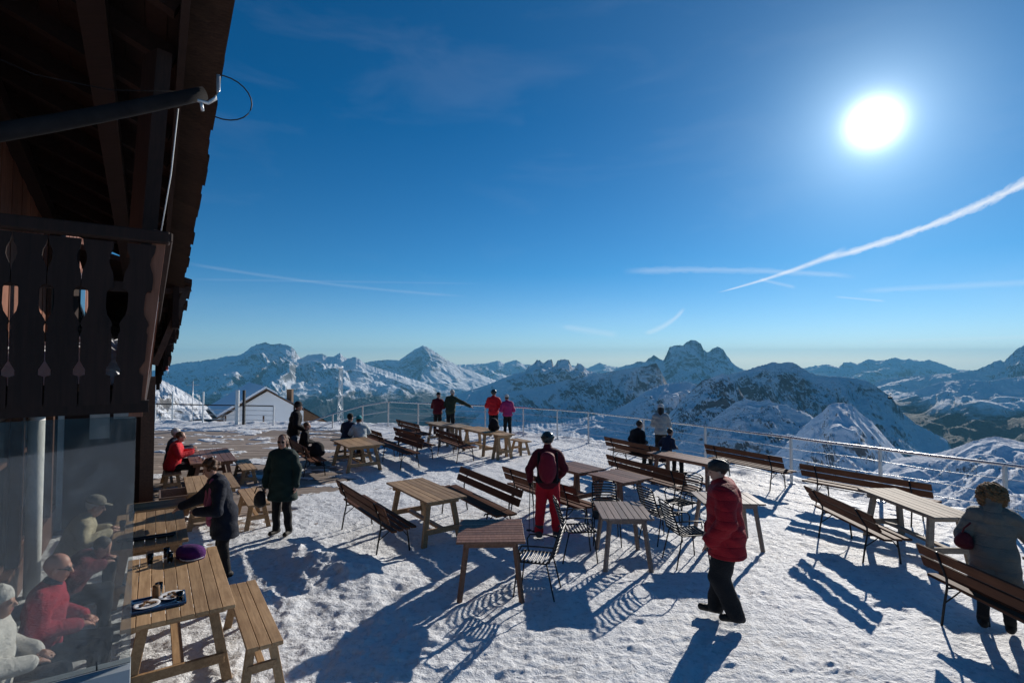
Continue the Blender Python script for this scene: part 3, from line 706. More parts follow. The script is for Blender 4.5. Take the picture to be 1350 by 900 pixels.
# ground floor: white pillars, dark glazing between
mb = MB()
ib(mb, 2.0, 12.5, -.28, .0, 2.35, 2.66); ib(mb, 2.0, 12.5, -.28, .03, -.2, .42)
put(mb, 'ground_floor_wall', M['dark_wood'])
for a in (4.2, 6.55, 9.1, 11.6):
    mb = MB(); ib(mb, a-.09, a+.07, -.25, .05, .43, 2.34); put(mb, 'pillar', M['dark_wood'])
mb = MB(); mb.tube([W(9.1, .17, -.1), W(9.1, .17, 2.6)], .085, 20); put(mb, 'white_post', M['plaster'])
wins = [(4.29, 6.46), (6.64, 9.01), (9.19, 11.51)]
for a0, a1 in wins:
    mb = MB()
    for k in (a0+.03, (a0+a1)/2, a1-.03): ib(mb, k-.03, k+.03, -.14, -.06, .43, 2.34)
    ib(mb, a0, a1, -.13, -.07, .43, .49); ib(mb, a0, a1, -.13, -.07, 2.28, 2.34); ib(mb, a0, a1, -.13, -.07, 1.7, 1.75)
    w_ = put(mb, 'window', M['dark_wood'])
    mb = MB(); ib(mb, a0+.01, a1-.01, -.112, -.10, .44, 2.33); o_ = mb.build('pane', M['window']); o_.parent = w_
    mb = MB()
# white framed casing standing forward of the wall
mb = MB(); ib(mb, 12.3, 12.38, .02, .10, .0, 2.6); put(mb, 'downpipe', M['curtain'])
# projecting bay beyond
mb = MB(); ib(mb, 12.5, 20.5, -.28, 1.36, -.2, 1.0); ib(mb, 12.5, 20.5, -.28, 1.36, 2.3, 2.66)
for a in (12.5, 14.4, 16.4, 18.4, 20.3): ib(mb, a, a+.2, -.2, 1.36, 1.0, 2.3)
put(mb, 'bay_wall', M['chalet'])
mb = MB(); ib(mb, 12.52, 20.4, -.2, 1.25, 1.0, 2.3); put(mb, 'bay_glazing', M['window'])
mb = MB(); ib(mb, 12.44, 12.49, .45, .74, 1.55, 2.62); put(mb, 'curtain', M['curtain']); mb = MB(); ib(mb, 12.44, 12.49, .80, 1.12, 1.9, 2.62); put(mb, 'curtain', M['curtain'])
mb = MB(); ib(mb, 12.40, 12.56, 1.22, 1.44, -.1, 2.68); put(mb, 'corner_post', M['dark_wood'])
# upper floor
mb = MB()
nb_ = 60
for i in range(nb_):
    a0 = 3.92+i*(20.5-3.92)/nb_; a1 = a0+(20.5-3.92)/nb_-.006
    ib(mb, a0, a1, -.06, 0-(.008 if i % 2 else 0), 2.86, 6.6)
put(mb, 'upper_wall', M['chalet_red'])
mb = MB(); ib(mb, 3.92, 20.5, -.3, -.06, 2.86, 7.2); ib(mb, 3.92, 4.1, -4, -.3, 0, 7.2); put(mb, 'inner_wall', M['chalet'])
for a in (10.9, 14.6, 17.8):
    mb = MB(); ib(mb, a, a+1.2, .0, .05, 3.0, 4.9); d_ = put(mb, 'balcony_door', M['dark_wood'])
    mb = MB(); ib(mb, a+.15, a+1.05, .05, .062, 3.7, 4.75); o_ = mb.build('pane', M['window']); o_.parent = d_
# balcony
bal = MB(); ib(bal, 3.94, 20.4, 0, 1.30, 2.72, 2.82); ib(bal, 3.94, 20.4, 1.2, 1.36, 2.69, 2.86)
bal_o = put(bal, 'balcony', M['chalet'])
def bput(mb, name, mat):
    o = mb.build(name, mat); o.parent = bal_o; return o
PROF = [(t_, g_*.78) for t_, g_ in [(1.0, .004), (.98, .004), (.83, .006), (.82, .036), (.79, .036), (.74, .005), (.58, .004), (.565, .012), (.54, .012), (.52, .002), (.50, .010), (.46, .036), (.42, .044), (.33, .042), (.31, .030), (.30, .003), (.24, .002), (.20, .008), (.17, .022), (.14, .031), (.10, .026), (.07, .010), (.04, .006), (.02, .004)]]
Ht = 0.98
def board(mb, c, X, Z, T, w, th):
    # carved board: width w, thickness th; profile measured from the top
    hw = w/2; pr = [(hw-gp, Ht*(1-t_)) for t_, gp in PROF]
    right = pr; left = [(-x, z) for x, z in pr][::-1]
    # quads strip between left/right for a robust mesh
    n = len(pr); vs = []
    for x, z in pr:
        for sx in (-1, 1):
            for st in (-1, 1): vs.append(Vector(c)+X*(sx*x)+Z*z+T*(st*th/2))
    fs = []
    for i in range(n-1):
        a = i*4; b = a+4
        fs += [(a, b, b+2, a+2), (a+1, a+3, b+3, b+1), (a, a+1, b+1, b), (a+2, b+2, b+3, a+3)]
    fs += [(0, 2, 3, 1), ((n-1)*4, (n-1)*4+1, (n-1)*4+3, (n-1)*4+2)]
    mb.add(vs, fs)
Zt = (Vector((0, 0, 1))+NN*0.09).normalized()
mb = MB()
for i in range(9):
    b_ = 1.27-i*.150
    board(mb, W(3.92, b_+.0, 2.74), NN, Vector((0, 0, 1))+NN*.06*(i == 0), U, .150, .024)
bput(mb, 'end_panel', M['chalet'])
mb = MB()
i = 0; a_ = 4.03
while a_ < 20.3:
    board(mb, W(a_, 1.335, 2.74), U, Zt, NN, .150, .024); a_ += .150
bput(mb, 'front_panel', M['dark_wood'])
mb = MB()
mb.bar(W(3.93, -.02, 3.755), W(3.93, 1.47, 3.755), .09, .075, ch=.008); mb.bar(W(3.95, -.02, 3.44), W(3.95, 1.38, 3.44), .05, .06); mb.bar(W(3.95, -.02, 2.72), W(3.95, 1.38, 2.72), .07, .07)
mb.bar(W(3.89, 1.43, 3.758), W(20.4, 1.43, 3.758), .11, .06, ch=.008); mb.bar(W(4.0, 1.37, 3.44), W(20.4, 1.37, 3.44), .06, .05)
bput(mb, 'handrail', M['chalet'])
for a in (3.96, 8, 12, 16, 20.3):
    mb = MB(); mb.bar(W(a, 1.315, 2.66), W(a, 1.42, 3.80), .07, .07); bput(mb, 'balcony_post', M['chalet_red'])
# snow lying on the balcony
na, nb2 = 160, 24
A_, B_ = np.meshgrid(np.linspace(4.2, 15, na), np.linspace(.05, 1.22, nb2))
hS = 0.33+0.16*fbm(A_/1.0+3, B_/.5, 4)+0.05*fbm(A_*5, B_*5, 3)
hS = hS*np.clip(np.minimum((B_-.02)/.12, (1.25-B_)/.12), 0, 1)**.5*np.clip(np.minimum((A_-4.15)/.3, (15-A_)/.5), 0, 1)
Vv = [W(float(a), float(b), 2.80+float(h)) for a, b, h in zip(A_.ravel(), B_.ravel(), hS.ravel())]
sn_ = mesh_np('balcony_snow', [tuple(v) for v in Vv], grid_faces(nb2, na), M['powder'], smooth=True); sn_['kind'] = 'stuff'
tag(sn_, 'bank of snow lying on the inn balcony floor behind the carved boards', 'snow')
# roof: verge line sloping gently down away from the camera
def ze(a): return 5.41-(a-4.0)*.128
TS = math.tan(rad(24))
def rz(a, b): return ze(a)+(1.84-b)*TS
rf = MB()
a0, a1 = 0.8, 11.6
def rslab(mb, aa0, aa1, b0, b1, th, off=0.0):
    q = [(aa0, b0), (aa1, b0), (aa1, b1), (aa0, b1)]
    lo = [W(a, b, rz(a, b)+off) for a, b in q]; hi = [p+Vector((0, 0, th)) for p in lo]
    mb.add(lo+hi, [(3, 2, 1, 0), (4, 5, 6, 7), (0, 1, 5, 4), (1, 2, 6, 5), (2, 3, 7, 6), (3, 0, 4, 7)])
k = -5.0
while k < 1.62:      # soffit boards running along the eave
    rslab(rf, a0, a1, k, k+.135, .025); k += .14
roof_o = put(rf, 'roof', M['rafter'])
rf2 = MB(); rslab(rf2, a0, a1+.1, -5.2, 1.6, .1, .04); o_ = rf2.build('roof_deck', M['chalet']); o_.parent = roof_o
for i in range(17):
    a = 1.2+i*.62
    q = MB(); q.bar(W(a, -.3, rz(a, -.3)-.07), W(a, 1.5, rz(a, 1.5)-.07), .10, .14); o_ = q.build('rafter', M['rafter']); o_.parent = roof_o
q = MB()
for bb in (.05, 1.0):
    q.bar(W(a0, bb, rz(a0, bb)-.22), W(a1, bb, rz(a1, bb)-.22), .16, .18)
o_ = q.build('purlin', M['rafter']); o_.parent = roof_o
# shingled verge band: overlapping shingles, stepped outline
q = MB(); rnd = random.Random(9); a = a0; i = 0
while a < a1:
    L = rnd.uniform(.30, .46); out_ = 1.84-.05*max(0, (7-a)/3)+rnd.uniform(-.012, .02)
    for lay in range(3):
        b1_ = out_-lay*.012; z_ = ze(a)+lay*.035
        p0 = W(a-.05, 1.56+.02*lay, z_+.10); p1 = W(a+L, 1.56+.02*lay, ze(a+L)+lay*.035+.10-.02)
        p2 = W(a+L, b1_, ze(a+L)+lay*.035-.02); p3 = W(a-.05, b1_, z_-.0)
        u3 = Vector((0, 0, .03))
        q.add([p0, p1, p2, p3, p0+u3, p1+u3, p2+u3, p3+u3], [(3, 2, 1, 0), (4, 5, 6, 7), (0, 1, 5, 4), (1, 2, 6, 5), (2, 3, 7, 6), (3, 0, 4, 7)])
    # cross boards seen from below
    nbd = 3
    a += L-.02; i += 1
o_ = q.build('shingles', M['shingle']); o_.parent = roof_o
q = MB(); q.bar(W(a0, 1.53, ze(a0)+.02), W(a1, 1.53, ze(a1)+.02), .05, .22); o_ = q.build('fascia', M['chalet']); o_.parent = roof_o
# gable brace / post under the eave
q = MB(); q.bar(W(5.0, 1.30, 3.78), W(4.75, 1.38, 5.3), .10, .30); put(q, 'brace', M['chalet'])
q = MB(); q.bar(W(9.0, 1.30, 3.78), W(9.0, 1.36, 4.75), .16, .16); put(q, 'eave_post', M['chalet']); q = MB(); q.bar(W(11.4, .2, 2.9), W(11.4, .2, 4.9), .2, .2); put(q, 'eave_post', M['chalet'])
# lower far roof with ragged shingle edge and brackets
def zl(a): return 4.46-(a-12.2)*.19
def bl(a): return 2.0-(a-12.2)*.022
q = MB(); a = 12.2; rnd = random.Random(3)
while a < 20.6:
    L = rnd.uniform(.35, .7); o1 = bl(a)+rnd.uniform(-.06, .05)
    p = [W(a, .2, zl(a)+.55), W(a+L+.05, .2, zl(a+L)+.55), W(a+L+.05, o1, zl(a+L)), W(a, o1, zl(a)+.03)]
    u3 = Vector((0, 0, .10))
    q.add([*p, *[x+u3 for x in p]], [(3, 2, 1, 0), (4, 5, 6, 7), (0, 1, 5, 4), (1, 2, 6, 5), (2, 3, 7, 6), (3, 0, 4, 7)])
    a += L
lr = put(q, 'lower_roof', M['shingle'])
for a in (12.4, 13.8, 15.2, 16.6, 18.0, 19.6):
    q = MB(); q.bar(W(a, 1.42, 2.9), W(a, bl(a)-.06, zl(a)+.02), .09, .11); q.bar(W(a, 1.40, zl(a)-.1), W(a, bl(a), zl(a)), .09, .1)
    o_ = q.build('bracket', M['dark_wood']); o_.parent = lr
q = MB()
for i in range(22):
    a = 12.3+i*.37
    q.box(W(a, 1.47+(bl(a)-1.47)*.5*(1-i/30)+.04*math.sin(i*2.1), zl(a)-.42+.08*math.sin(i*1.7)), (.10, .36, .80), RB)
o_ = q.build('weatherboard', M['chalet']); o_.parent = lr
fl = MB()
for i in range(26):
    rr_ = random.Random(i); fl.box(W(19.6+rr_.uniform(-.4, .4), 1.62+rr_.uniform(-.1, .1), 2.98+rr_.uniform(-.28, .22)), (.10, .12, .10), Matrix.Rotation(rr_.uniform(0, 3), 3, 'Z'))
tag(fl.build('hanging_plant', M['red_paint']), 'small reddish hanging plant at the far end of the inn balcony', 'plant')
# downpipe crossing under the eave
q = MB()
pa, pb = W(3.75, .2, 3.95), W(3.95, 1.64, 4.74)
q.tube([pa.lerp(pb, i/12)+Vector((0, 0, -.02*math.sin(i/12*math.pi))) for i in range(13)], .052, 14, .042)
put(q, 'gutter_pipe', M['zinc'])
q = MB(); e0 = W(3.9, 1.60, 4.66)
q.tube([e0, W(3.9, 1.66, 4.66), W(3.9, 1.70, 4.70), W(3.9, 1.715, 4.76), W(3.9, 1.715, 4.86)], .012, 8); q.tube([W(3.9, 1.62, 4.66), W(3.9, 1.63, 4.60)], .010, 6)
put(q, 'bent_pipe', M['steel'])
q = MB(); q.tube([W(4.0, 1.50, 4.62), W(4.05, 1.47, 4.2), W(4.1, 1.42, 3.8)], .0035, 6); put(q, 'conduit', M['plaster'])
q = MB(); q.tube([W(4.0, .5, 4.72), W(4.0, .8, 4.63), W(4, 1.15, 4.64), W(3.97, 1.5, 4.72)], .003, 5); put(q, 'wire', M['zinc'])
q = MB(); cl = []
for i in range(15):
    th = rad(105-i*15); cl.append(W(3.9, 1.745+.17*math.cos(th)*1.0*(1 if i < 15 else 1), 4.72+.145*math.sin(th)))
q.tube(cl, .0042, 6); put(q, 'cable_loop', M['rubber'])

# ------------------------------------------------------------------ windscreen below the balcony end
ws = empty('glass_windscreen', W(3.98, 1.1, 0), 0, 'dusty reflection-painted glass pane under the carved balcony at the left, in front of seated guests', 'windscreen')
def wput(mb, name, mat):
    o = mb.build(name, mat); o.parent = ws; o.matrix_parent_inverse = Matrix.Translation(W(3.98, 1.1, 0)).inverted(); return o
q = MB(); ib(q, 3.975, 3.985, .0, 1.318, 1.19, 2.66); wput(q, 'pane', M['pane'])
q = MB(); ib(q, 3.90, 4.06, .0, 1.320, -.2, 1.185); wput(q, 'parapet', M['sill'])
q = MB(); q.tube([W(3.98, 1.16, 1.19), W(3.98, 1.158, 1.24)], .004, 6); wput(q, 'clip', M['iron'])

# ------------------------------------------------------------------ furniture
def bev(o, w=0.004):
    m_ = o.modifiers.new('bevel', 'BEVEL'); m_.width = w; m_.segments = 2; m_.limit_method = 'ANGLE'; m_.angle_limit = rad(40)
    return o
def place(t, x, y, az, sink=0.0):
    t.location = (x, y, gz(x, y)*0.6-sink); t.rotation_euler = (0, 0, -rad(az)); return t
def planks(mb, L, Wd, n, z, th, gap=.006, axis='Y', ch=.003):
    pw = (Wd-gap*(n-1))/n
    rnd = random.Random(int(L*100)+n)
    for i in range(n):
        x = -Wd/2+pw/2+i*(pw+gap); l = L+rnd.uniform(-.004, .004)
        if axis == 'Y': mb.box((x, rnd.uniform(-.002, .002), z+rnd.uniform(-.0012, .0012)), (pw, l, th), ch=ch)
        else: mb.box((rnd.uniform(-.002, .002), x, z+rnd.uniform(-.0012, .0012)), (l, pw, th), ch=ch)
FG = {}
def trestle_table(L, Wd, mat, label, h=.75, cat='table', name='picnic_table', n=6, group='wooden tables on the terrace'):
    """plank top on two splayed A-frames joined by a long stretcher"""
    t = empty(name, (0, 0, 0), 0, label, cat, group)
    mb = MB(); planks(mb, L, Wd, n, h-.016, .032); mb.build('tabletop', M[mat], t)
    mb = MB()
    for s in (-1, 1): mb.box((0, s*(L/2-.20), h-.075), (Wd*.86, .05, .085), ch=.004)
    for s in (-1, 1): mb.box((s*Wd*.30, 0, h-.065), (.035, L-.46, .065), ch=.003)
    mb.build('apron', M[mat], t)
    for sy in (-1, 1):
        for sx in (-1, 1):
            mb = MB(); mb.bar((sx*Wd*.30, sy*(L/2-.25), h-.035), (sx*Wd*.46, sy*(L/2-.17), -.03), .085 if h > .6 else .07, .06, up=(0, 1, 0), ch=.004)
            mb.build('leg', M[mat], t)
        mb = MB(); mb.box((0, sy*(L/2-.165), h*.30), (Wd*.84, .04, .085), ch=.004); mb.build('crossbar', M[mat], t)
    mb = MB(); mb.box((0, 0, h*.30+.01), (.09, L-.42, .04), ch=.004); mb.build('stretcher', M[mat], t)
    return t
def splay_table(L, Wd, mat, label, h=.75, axis='X', n=7, name='cafe_table', group='small slatted tables on the terrace'):
    t = empty(name, (0, 0, 0), 0, label, 'table', group)
    mb = MB(); planks(mb, Wd if axis == 'X' else L, L if axis == 'X' else Wd, n, h-.013, .026, .008, axis)
    mb.build('tabletop', M[mat], t)
    mb = MB()
    for s in (-1, 1):
        mb.box((0, s*(L/2-.10), h-.065), (Wd-.22, .028, .07)); mb.box((s*(Wd/2-.10), 0, h-.066), (.028, L-.235, .07))
    mb.build('apron', M[mat], t)
    for sx in (-1, 1):
        for sy in (-1, 1):
            mb = MB(); mb.bar((sx*(Wd/2-.13), sy*(L/2-.13), h-.03), (sx*(Wd/2-.04), sy*(L/2-.04), -.03), .055, .055, ch=.006)
            mb.build('leg', M[mat], t)
    return t
def plank_bench(L, label, mat='tan_wood', n=3, Wd=.30, h=.45):
    t = empty('plank_bench', (0, 0, 0), 0, label, 'bench', 'backless plank benches')
    mb = MB(); planks(mb, L, Wd, n, h-.018, .036); mb.build('seat', M[mat], t)
    for sy in (-1, 1):
        for sx in (-1, 1):
            mb = MB(); mb.bar((sx*Wd*.28, sy*(L/2-.22), h-.04), (sx*Wd*.52, sy*(L/2-.12), -.03), .075, .05, up=(0, 1, 0), ch=.004); mb.build('leg', M[mat], t)
        mb = MB(); mb.box((0, sy*(L/2-.16), h*.42), (Wd*.82, .035, .075), ch=.003); mb.build('crossbar', M[mat], t)
    mb = MB(); mb.box((0, 0, h*.44), (.06, L-.36, .03), ch=.003); mb.build('stretcher', M[mat], t)
    return t
def park_bench(L, label, nb=2, ns=3, mat='brown_slat', tilt=20):
    """slatted bench on iron side frames; sitter faces +x, length along y"""
    t = empty('slatted_bench', (0, 0, 0), 0, label, 'bench', 'dark slatted benches with iron frames')
    mb = MB()
    for i in range(ns):
        mb.box((-.16+i*(.42/(ns)), 0, .445+.006*i), (.42/ns-.022, L, .032), Matrix.Rotation(rad(3), 3, 'Y'), ch=.005)
    mb.build('seat', M[mat], t)
    mb = MB(); R = Matrix.Rotation(rad(-tilt), 3, 'Y')
    base = Vector((-.235, 0, .50)); d = R @ Vector((0, 0, 1))
    for i in range(nb):
        z = .12+i*.150
        mb.box(base+d*z+R @ Vector((.012, 0, 0)), (.03, L, .125), R, ch=.005)
    mb.build('backrest', M[mat], t)
    for s in (-1, 1):
        y = s*(L/2-.32)
        mb = MB()
        top_ = base+d*(.20+(nb-1)*.150)+R @ Vector((-.014, 0, 0))
        mb.tube([(-.33, y, -.03), (-.29, y, .22), (-.25, y, .42), (-.252, y, .52), (top_.x-.0, y, top_.z)], .0135, 7)
        mb.tube([(-.26, y, .415), (.10, y, .415), (.21, y, .43), (.235, y, .40)], .0125, 7)
        mb.tube([(.17, y, .42), (.205, y, .2), (.23, y, -.03)], .0135, 7)
        mb.tube([(-.285, y, .25), (-.16, y, .33), (-.05, y, .41)], .008, 6)
        mb.tube([(.205, y, .22), (.12, y, .33), (.03, y, .41)], .008, 6)
        mb.build('side_frame', M['iron'], t)
    mb = MB(); mb.tube([(-.06, -(L/2-.32), .36), (-.06, (L/2-.32), .36)], .008, 6); mb.build('brace', M['iron'], t)
    return t
def metal_chair(label):
    """garden chair of bent steel with curved slats; sitter faces +x"""
    t = empty('metal_chair', (0, 0, 0), 0, label, 'chair', 'black metal slatted chairs')
    mb = MB()
    for i in range(9):
        x = -.19+i*.049
        mb.tube([(x, -.20, .455), (x, -.1, .443), (x, .1, .443), (x, .20, .455)], .0125, 6)
    mb.build('seat', M['iron'], t)
    mb = MB()
    for i in range(9):
        z = .52+i*.043; x = -.235-(z-.45)*.30
        w_ = .20-.0*i
        mb.tube([(x+.012, -w_, z), (x-.02, -w_*.5, z+.006), (x-.02, w_*.5, z+.006), (x+.012, w_, z)], .0125, 6)
    mb.build('backrest', M['iron'], t)
    mb = MB()
    for s in (-1, 1):
        mb.tube([(.22, s*.205, .45), (-.18, s*.205, .45), (-.225, s*.205, .47), (-.25, s*.205, .55), (-.36, s*.20, .88), (-.37, s*.15, .91)], .011, 7)
        mb.tube([(-.29, s*.21, .66), (-.1, s*.235, .67), (.12, s*.235, .66), (.16, s*.23, .60), (.14, s*.21, .45)], .010, 7)
    mb.tube([(-.37, -.15, .91), (-.385, 0, .925), (-.37, .15, .91)], .011, 7)
    mb.tube([(.22, -.205, .45), (.22, .205, .45)], .010, 6)
    mb.build('frame', M['iron'], t)
    for s in (-1, 1):
        mb = MB(); mb.tube([(.18, s*.20, .45), (.235, s*.225, -.02)], .010, 7); mb.build('leg', M['iron'], t)
        mb = MB(); mb.tube([(-.19, s*.20, .45), (-.30, s*.23, -.02)], .010, 7); mb.build('leg', M['iron'], t)
    return t

A0 = -34
# tables with trestle legs
place(trestle_table(1.86, .86, 'tan_wood', 'nearest tan plank picnic table with a blue tray of dishes, cut by the glass pane', n=8), -3.42, 5.50, -34)
place(trestle_table(1.75, .80, 'tan_wood', 'tan plank table in front of the pink scarfed woman, beyond the nearest table', n=7), -4.90, 7.28, -34)
place(trestle_table(1.50, .82, 'tan_wood', 'tan plank table hidden behind the curly head of the pink scarfed woman', n=6), -5.67, 10.08, -34)
place(trestle_table(2.1, .95, 'red_wood', 'dark reddish brown table with cups beside the seated guests in red by the inn', n=7), -7.45, 13.2, -34)
place(trestle_table(1.70, 1.0, 'tan_wood', 'tan table in front of the guests in turquoise and blue beyond the dark green coat', n=4), -4.35, 14.95, -34)
place(trestle_table(1.70, .72, 'tan_wood', 'tan striped plank table standing alone in the middle snow, between two tilted dark benches', n=7), -1.53, 9.36, -35)
place(trestle_table(1.25, .68, 'pale_wood', 'pale small table nearest to the couple leaning on the rail', n=5), -2.50, 18.9, -34)
place(trestle_table(.95, .60, 'pale_wood', 'pale narrow table between the two far tables by the rail', n=5), -1.85, 18.35, -34)
place(trestle_table(1.60, .72, 'tan_wood', 'far light brown table in front of the red and pink pair at the rail', n=6), -.98, 17.35, -34)
place(trestle_table(.62, .55, 'tan_wood', 'small far square table at the right end of the far tables', n=5), -.30, 16.35, -34)
place(trestle_table(1.00, .74, 'red_wood', 'reddish brown table right behind the skier in red', n=6), 1.36, 11.28, -34)
place(trestle_table(.98, .80, 'red_wood', 'reddish brown table touching the table behind the skier, beside the long bench', n=6), 2.10, 10.45, -34)
place(trestle_table(1.90, .60, 'red_wood', 'long narrow brown table behind the walking man, left of the far rail bench', n=5), 4.05, 12.42, -33)
place(trestle_table(1.75, .66, 'pale_wood', 'long sunlit pale table at the right between the two slatted benches by the rail', n=6), 6.38, 8.53, 1)
place(trestle_table(1.6, .66, 'pale_wood', 'table at the right edge of the picture in front of the fur hooded woman', n=6), 6.12, 5.35, 4)
# small slatted tables
place(splay_table(.95, .86, 'red_wood', 'reddish slatted square table with splayed legs in the centre foreground', axis='X', n=10), -.28, 7.12, -2)
place(splay_table(.95, .74, 'grey_wood', 'greyish brown slatted table among the metal chairs in the centre right', axis='Y', n=8), 1.66, 8.09, 1)
place(splay_table(.76, .96, 'grey_wood', 'greyish slatted table partly hidden behind the walking man in red', axis='Y', n=8), 3.52, 8.80, 3)
# plank benches
place(plank_bench(1.62, 'nearest tan plank bench beside the table with the blue tray'), -2.66, 5.52, -34)
place(plank_bench(1.45, 'tan plank bench between the curly haired woman and the man in the dark green coat', Wd=.36), -4.88, 10.10, -34)
place(plank_bench(1.55, 'small tan bench beside the dark reddish table with cups', Wd=.34), -6.78, 13.6, -34)
place(plank_bench(.80, 'short tan stool bench standing right of the far tables', Wd=.34), .26, 17.05, -34)
place(plank_bench(2.5, 'tan plank bench against the inn, left of the first tables', n=2, Wd=.28), -5.10, 6.06, -34)
place(plank_bench(1.9, 'tan plank bench next to the glass pane where the old man sits', n=2, Wd=.28), -3.97, 4.35, -34)
place(plank_bench(1.7, 'tan plank bench under the two guests in red and dark blue by the inn', n=2, Wd=.34), -8.05, 12.65, -34)
place(plank_bench(1.5, 'tan plank bench under the turquoise hat guest beyond the far tan table', n=2, Wd=.34), -4.78, 16.1, -54)
# benches with iron frames (seat faces +x; az = direction of the bench's length)
def pb(L, label, x, y, az, flip=False, **k):
    t = park_bench(L, label, **k); place(t, x, y, az+(180 if flip else 0)); return t
pb(2.3, 'dark slatted bench tilted towards the left of the middle tan table', -2.28, 9.05, -35, ns=4)
pb(2.4, 'dark slatted bench right of the middle tan table with two bold back boards', -.72, 9.85, -31, True, nb=2, ns=3)
pb(2.3, 'brown slatted bench behind the skier in red, in front of the reddish tables', .72, 10.25, -34, ns=3)
pb(2.4, 'brown slatted bench in front of the long narrow table', 3.05, 11.55, -28, ns=3)
pb(2.2, 'dark slatted bench carrying the two guests seated by the far rail', 3.45, 14.5, -28, ns=3)
pb(2.2, 'brown slatted bench at the rail right of the long narrow table', 5.82, 13.1, -28, ns=3)
pb(2.3, 'brown slatted bench at the rail behind the long sunlit table', 7.0, 10.55, -34, ns=2)
pb(1.8, 'brown slatted bench with pale seat on the left of the long sunlit table', 5.50, 8.50, 1, ns=3, tilt=30)
pb(2.4, 'brown slatted bench in the lower right corner behind the fur hooded woman', 5.22, 5.25, -2, ns=3)
pb(2.3, 'dark slatted bench in the shade right of the man in the black hat', -5.55, 14.6, -34, ns=3)
pb(2.1, 'dark slatted bench at the far left of the far group, behind the turquoise guest', -4.25, 17.1, -34, ns=3)
pb(2.0, 'dark slatted bench on the right of the turquoise guests table', -3.25, 15.35, -34, True, ns=3)
pb(2.1, 'dark slatted bench behind the shadow in the far middle', -3.0, 16.7, -34, ns=3)
pb(2.1, 'dark slatted bench in front of the far pale tables', -1.7, 16.4, -30, ns=3)
pb(2.0, 'dark slatted bench nearest the rail corner, left of the leaning couple', -3.45, 19.1, -34, ns=3)
# metal chairs
c0 = metal_chair('black metal chair right of the reddish square table')
CH = [(.30, 6.98, 165, None), (1.02, 8.18, 5, 'black metal chair left of the greyish slatted table, behind the skier'),
      (2.50, 8.95, 25, 'black metal chair right behind the greyish slatted table, with snowy slats'),
      (2.62, 8.02, 10, 'black metal chair nearest to the left of the walking man in red'),
      (3.05, 9.70, -150, 'black metal chair beyond the walking man, under the long narrow table end'),
      (1.55, 8.85, -95, 'black metal chair behind the greyish slatted table, facing the camera')]
for i, (x, y, r_, lb) in enumerate(CH):
    c = c0 if i == 0 else copy_tree(c0)
    c.location = (x, y, gz(x, y)*.6); c.rotation_euler = (0, 0, rad(r_))
    if lb: c['label'] = lb
# timber chest by the inn
ch_ = empty('wooden_chest', (0, 0, 0), 0, 'dark wooden chest with pale lid standing at the inn corner post', 'chest')
mb = MB(); planks(mb, .9, .62, 5, .46, .03); mb.build('lid', M['tan_wood'], ch_)
mb = MB(); mb.box((0, 0, .2), (.56, .84, .48), ch=.004); mb.build('body', M['dark_wood'], ch_)
place(ch_, -6.45, 9.75, 56)
c2 = empty('wooden_planter', (0, 0, 0), 0, 'low empty wooden planter frame behind the chest by the inn', 'planter')
mb = MB()
for s in (-1, 1): mb.box((s*.26, 0, .30), (.03, .8, .30)); mb.box((0, s*.385, .30), (.485, .03, .30))
mb.build('planter_box', M['grey_wood'], c2); mb = MB(); mb.box((0, 0, .08), (.4, .6, .16)); mb.build('foot', M['dark_wood'], c2)
place(c2, -6.75, 10.75, -34)

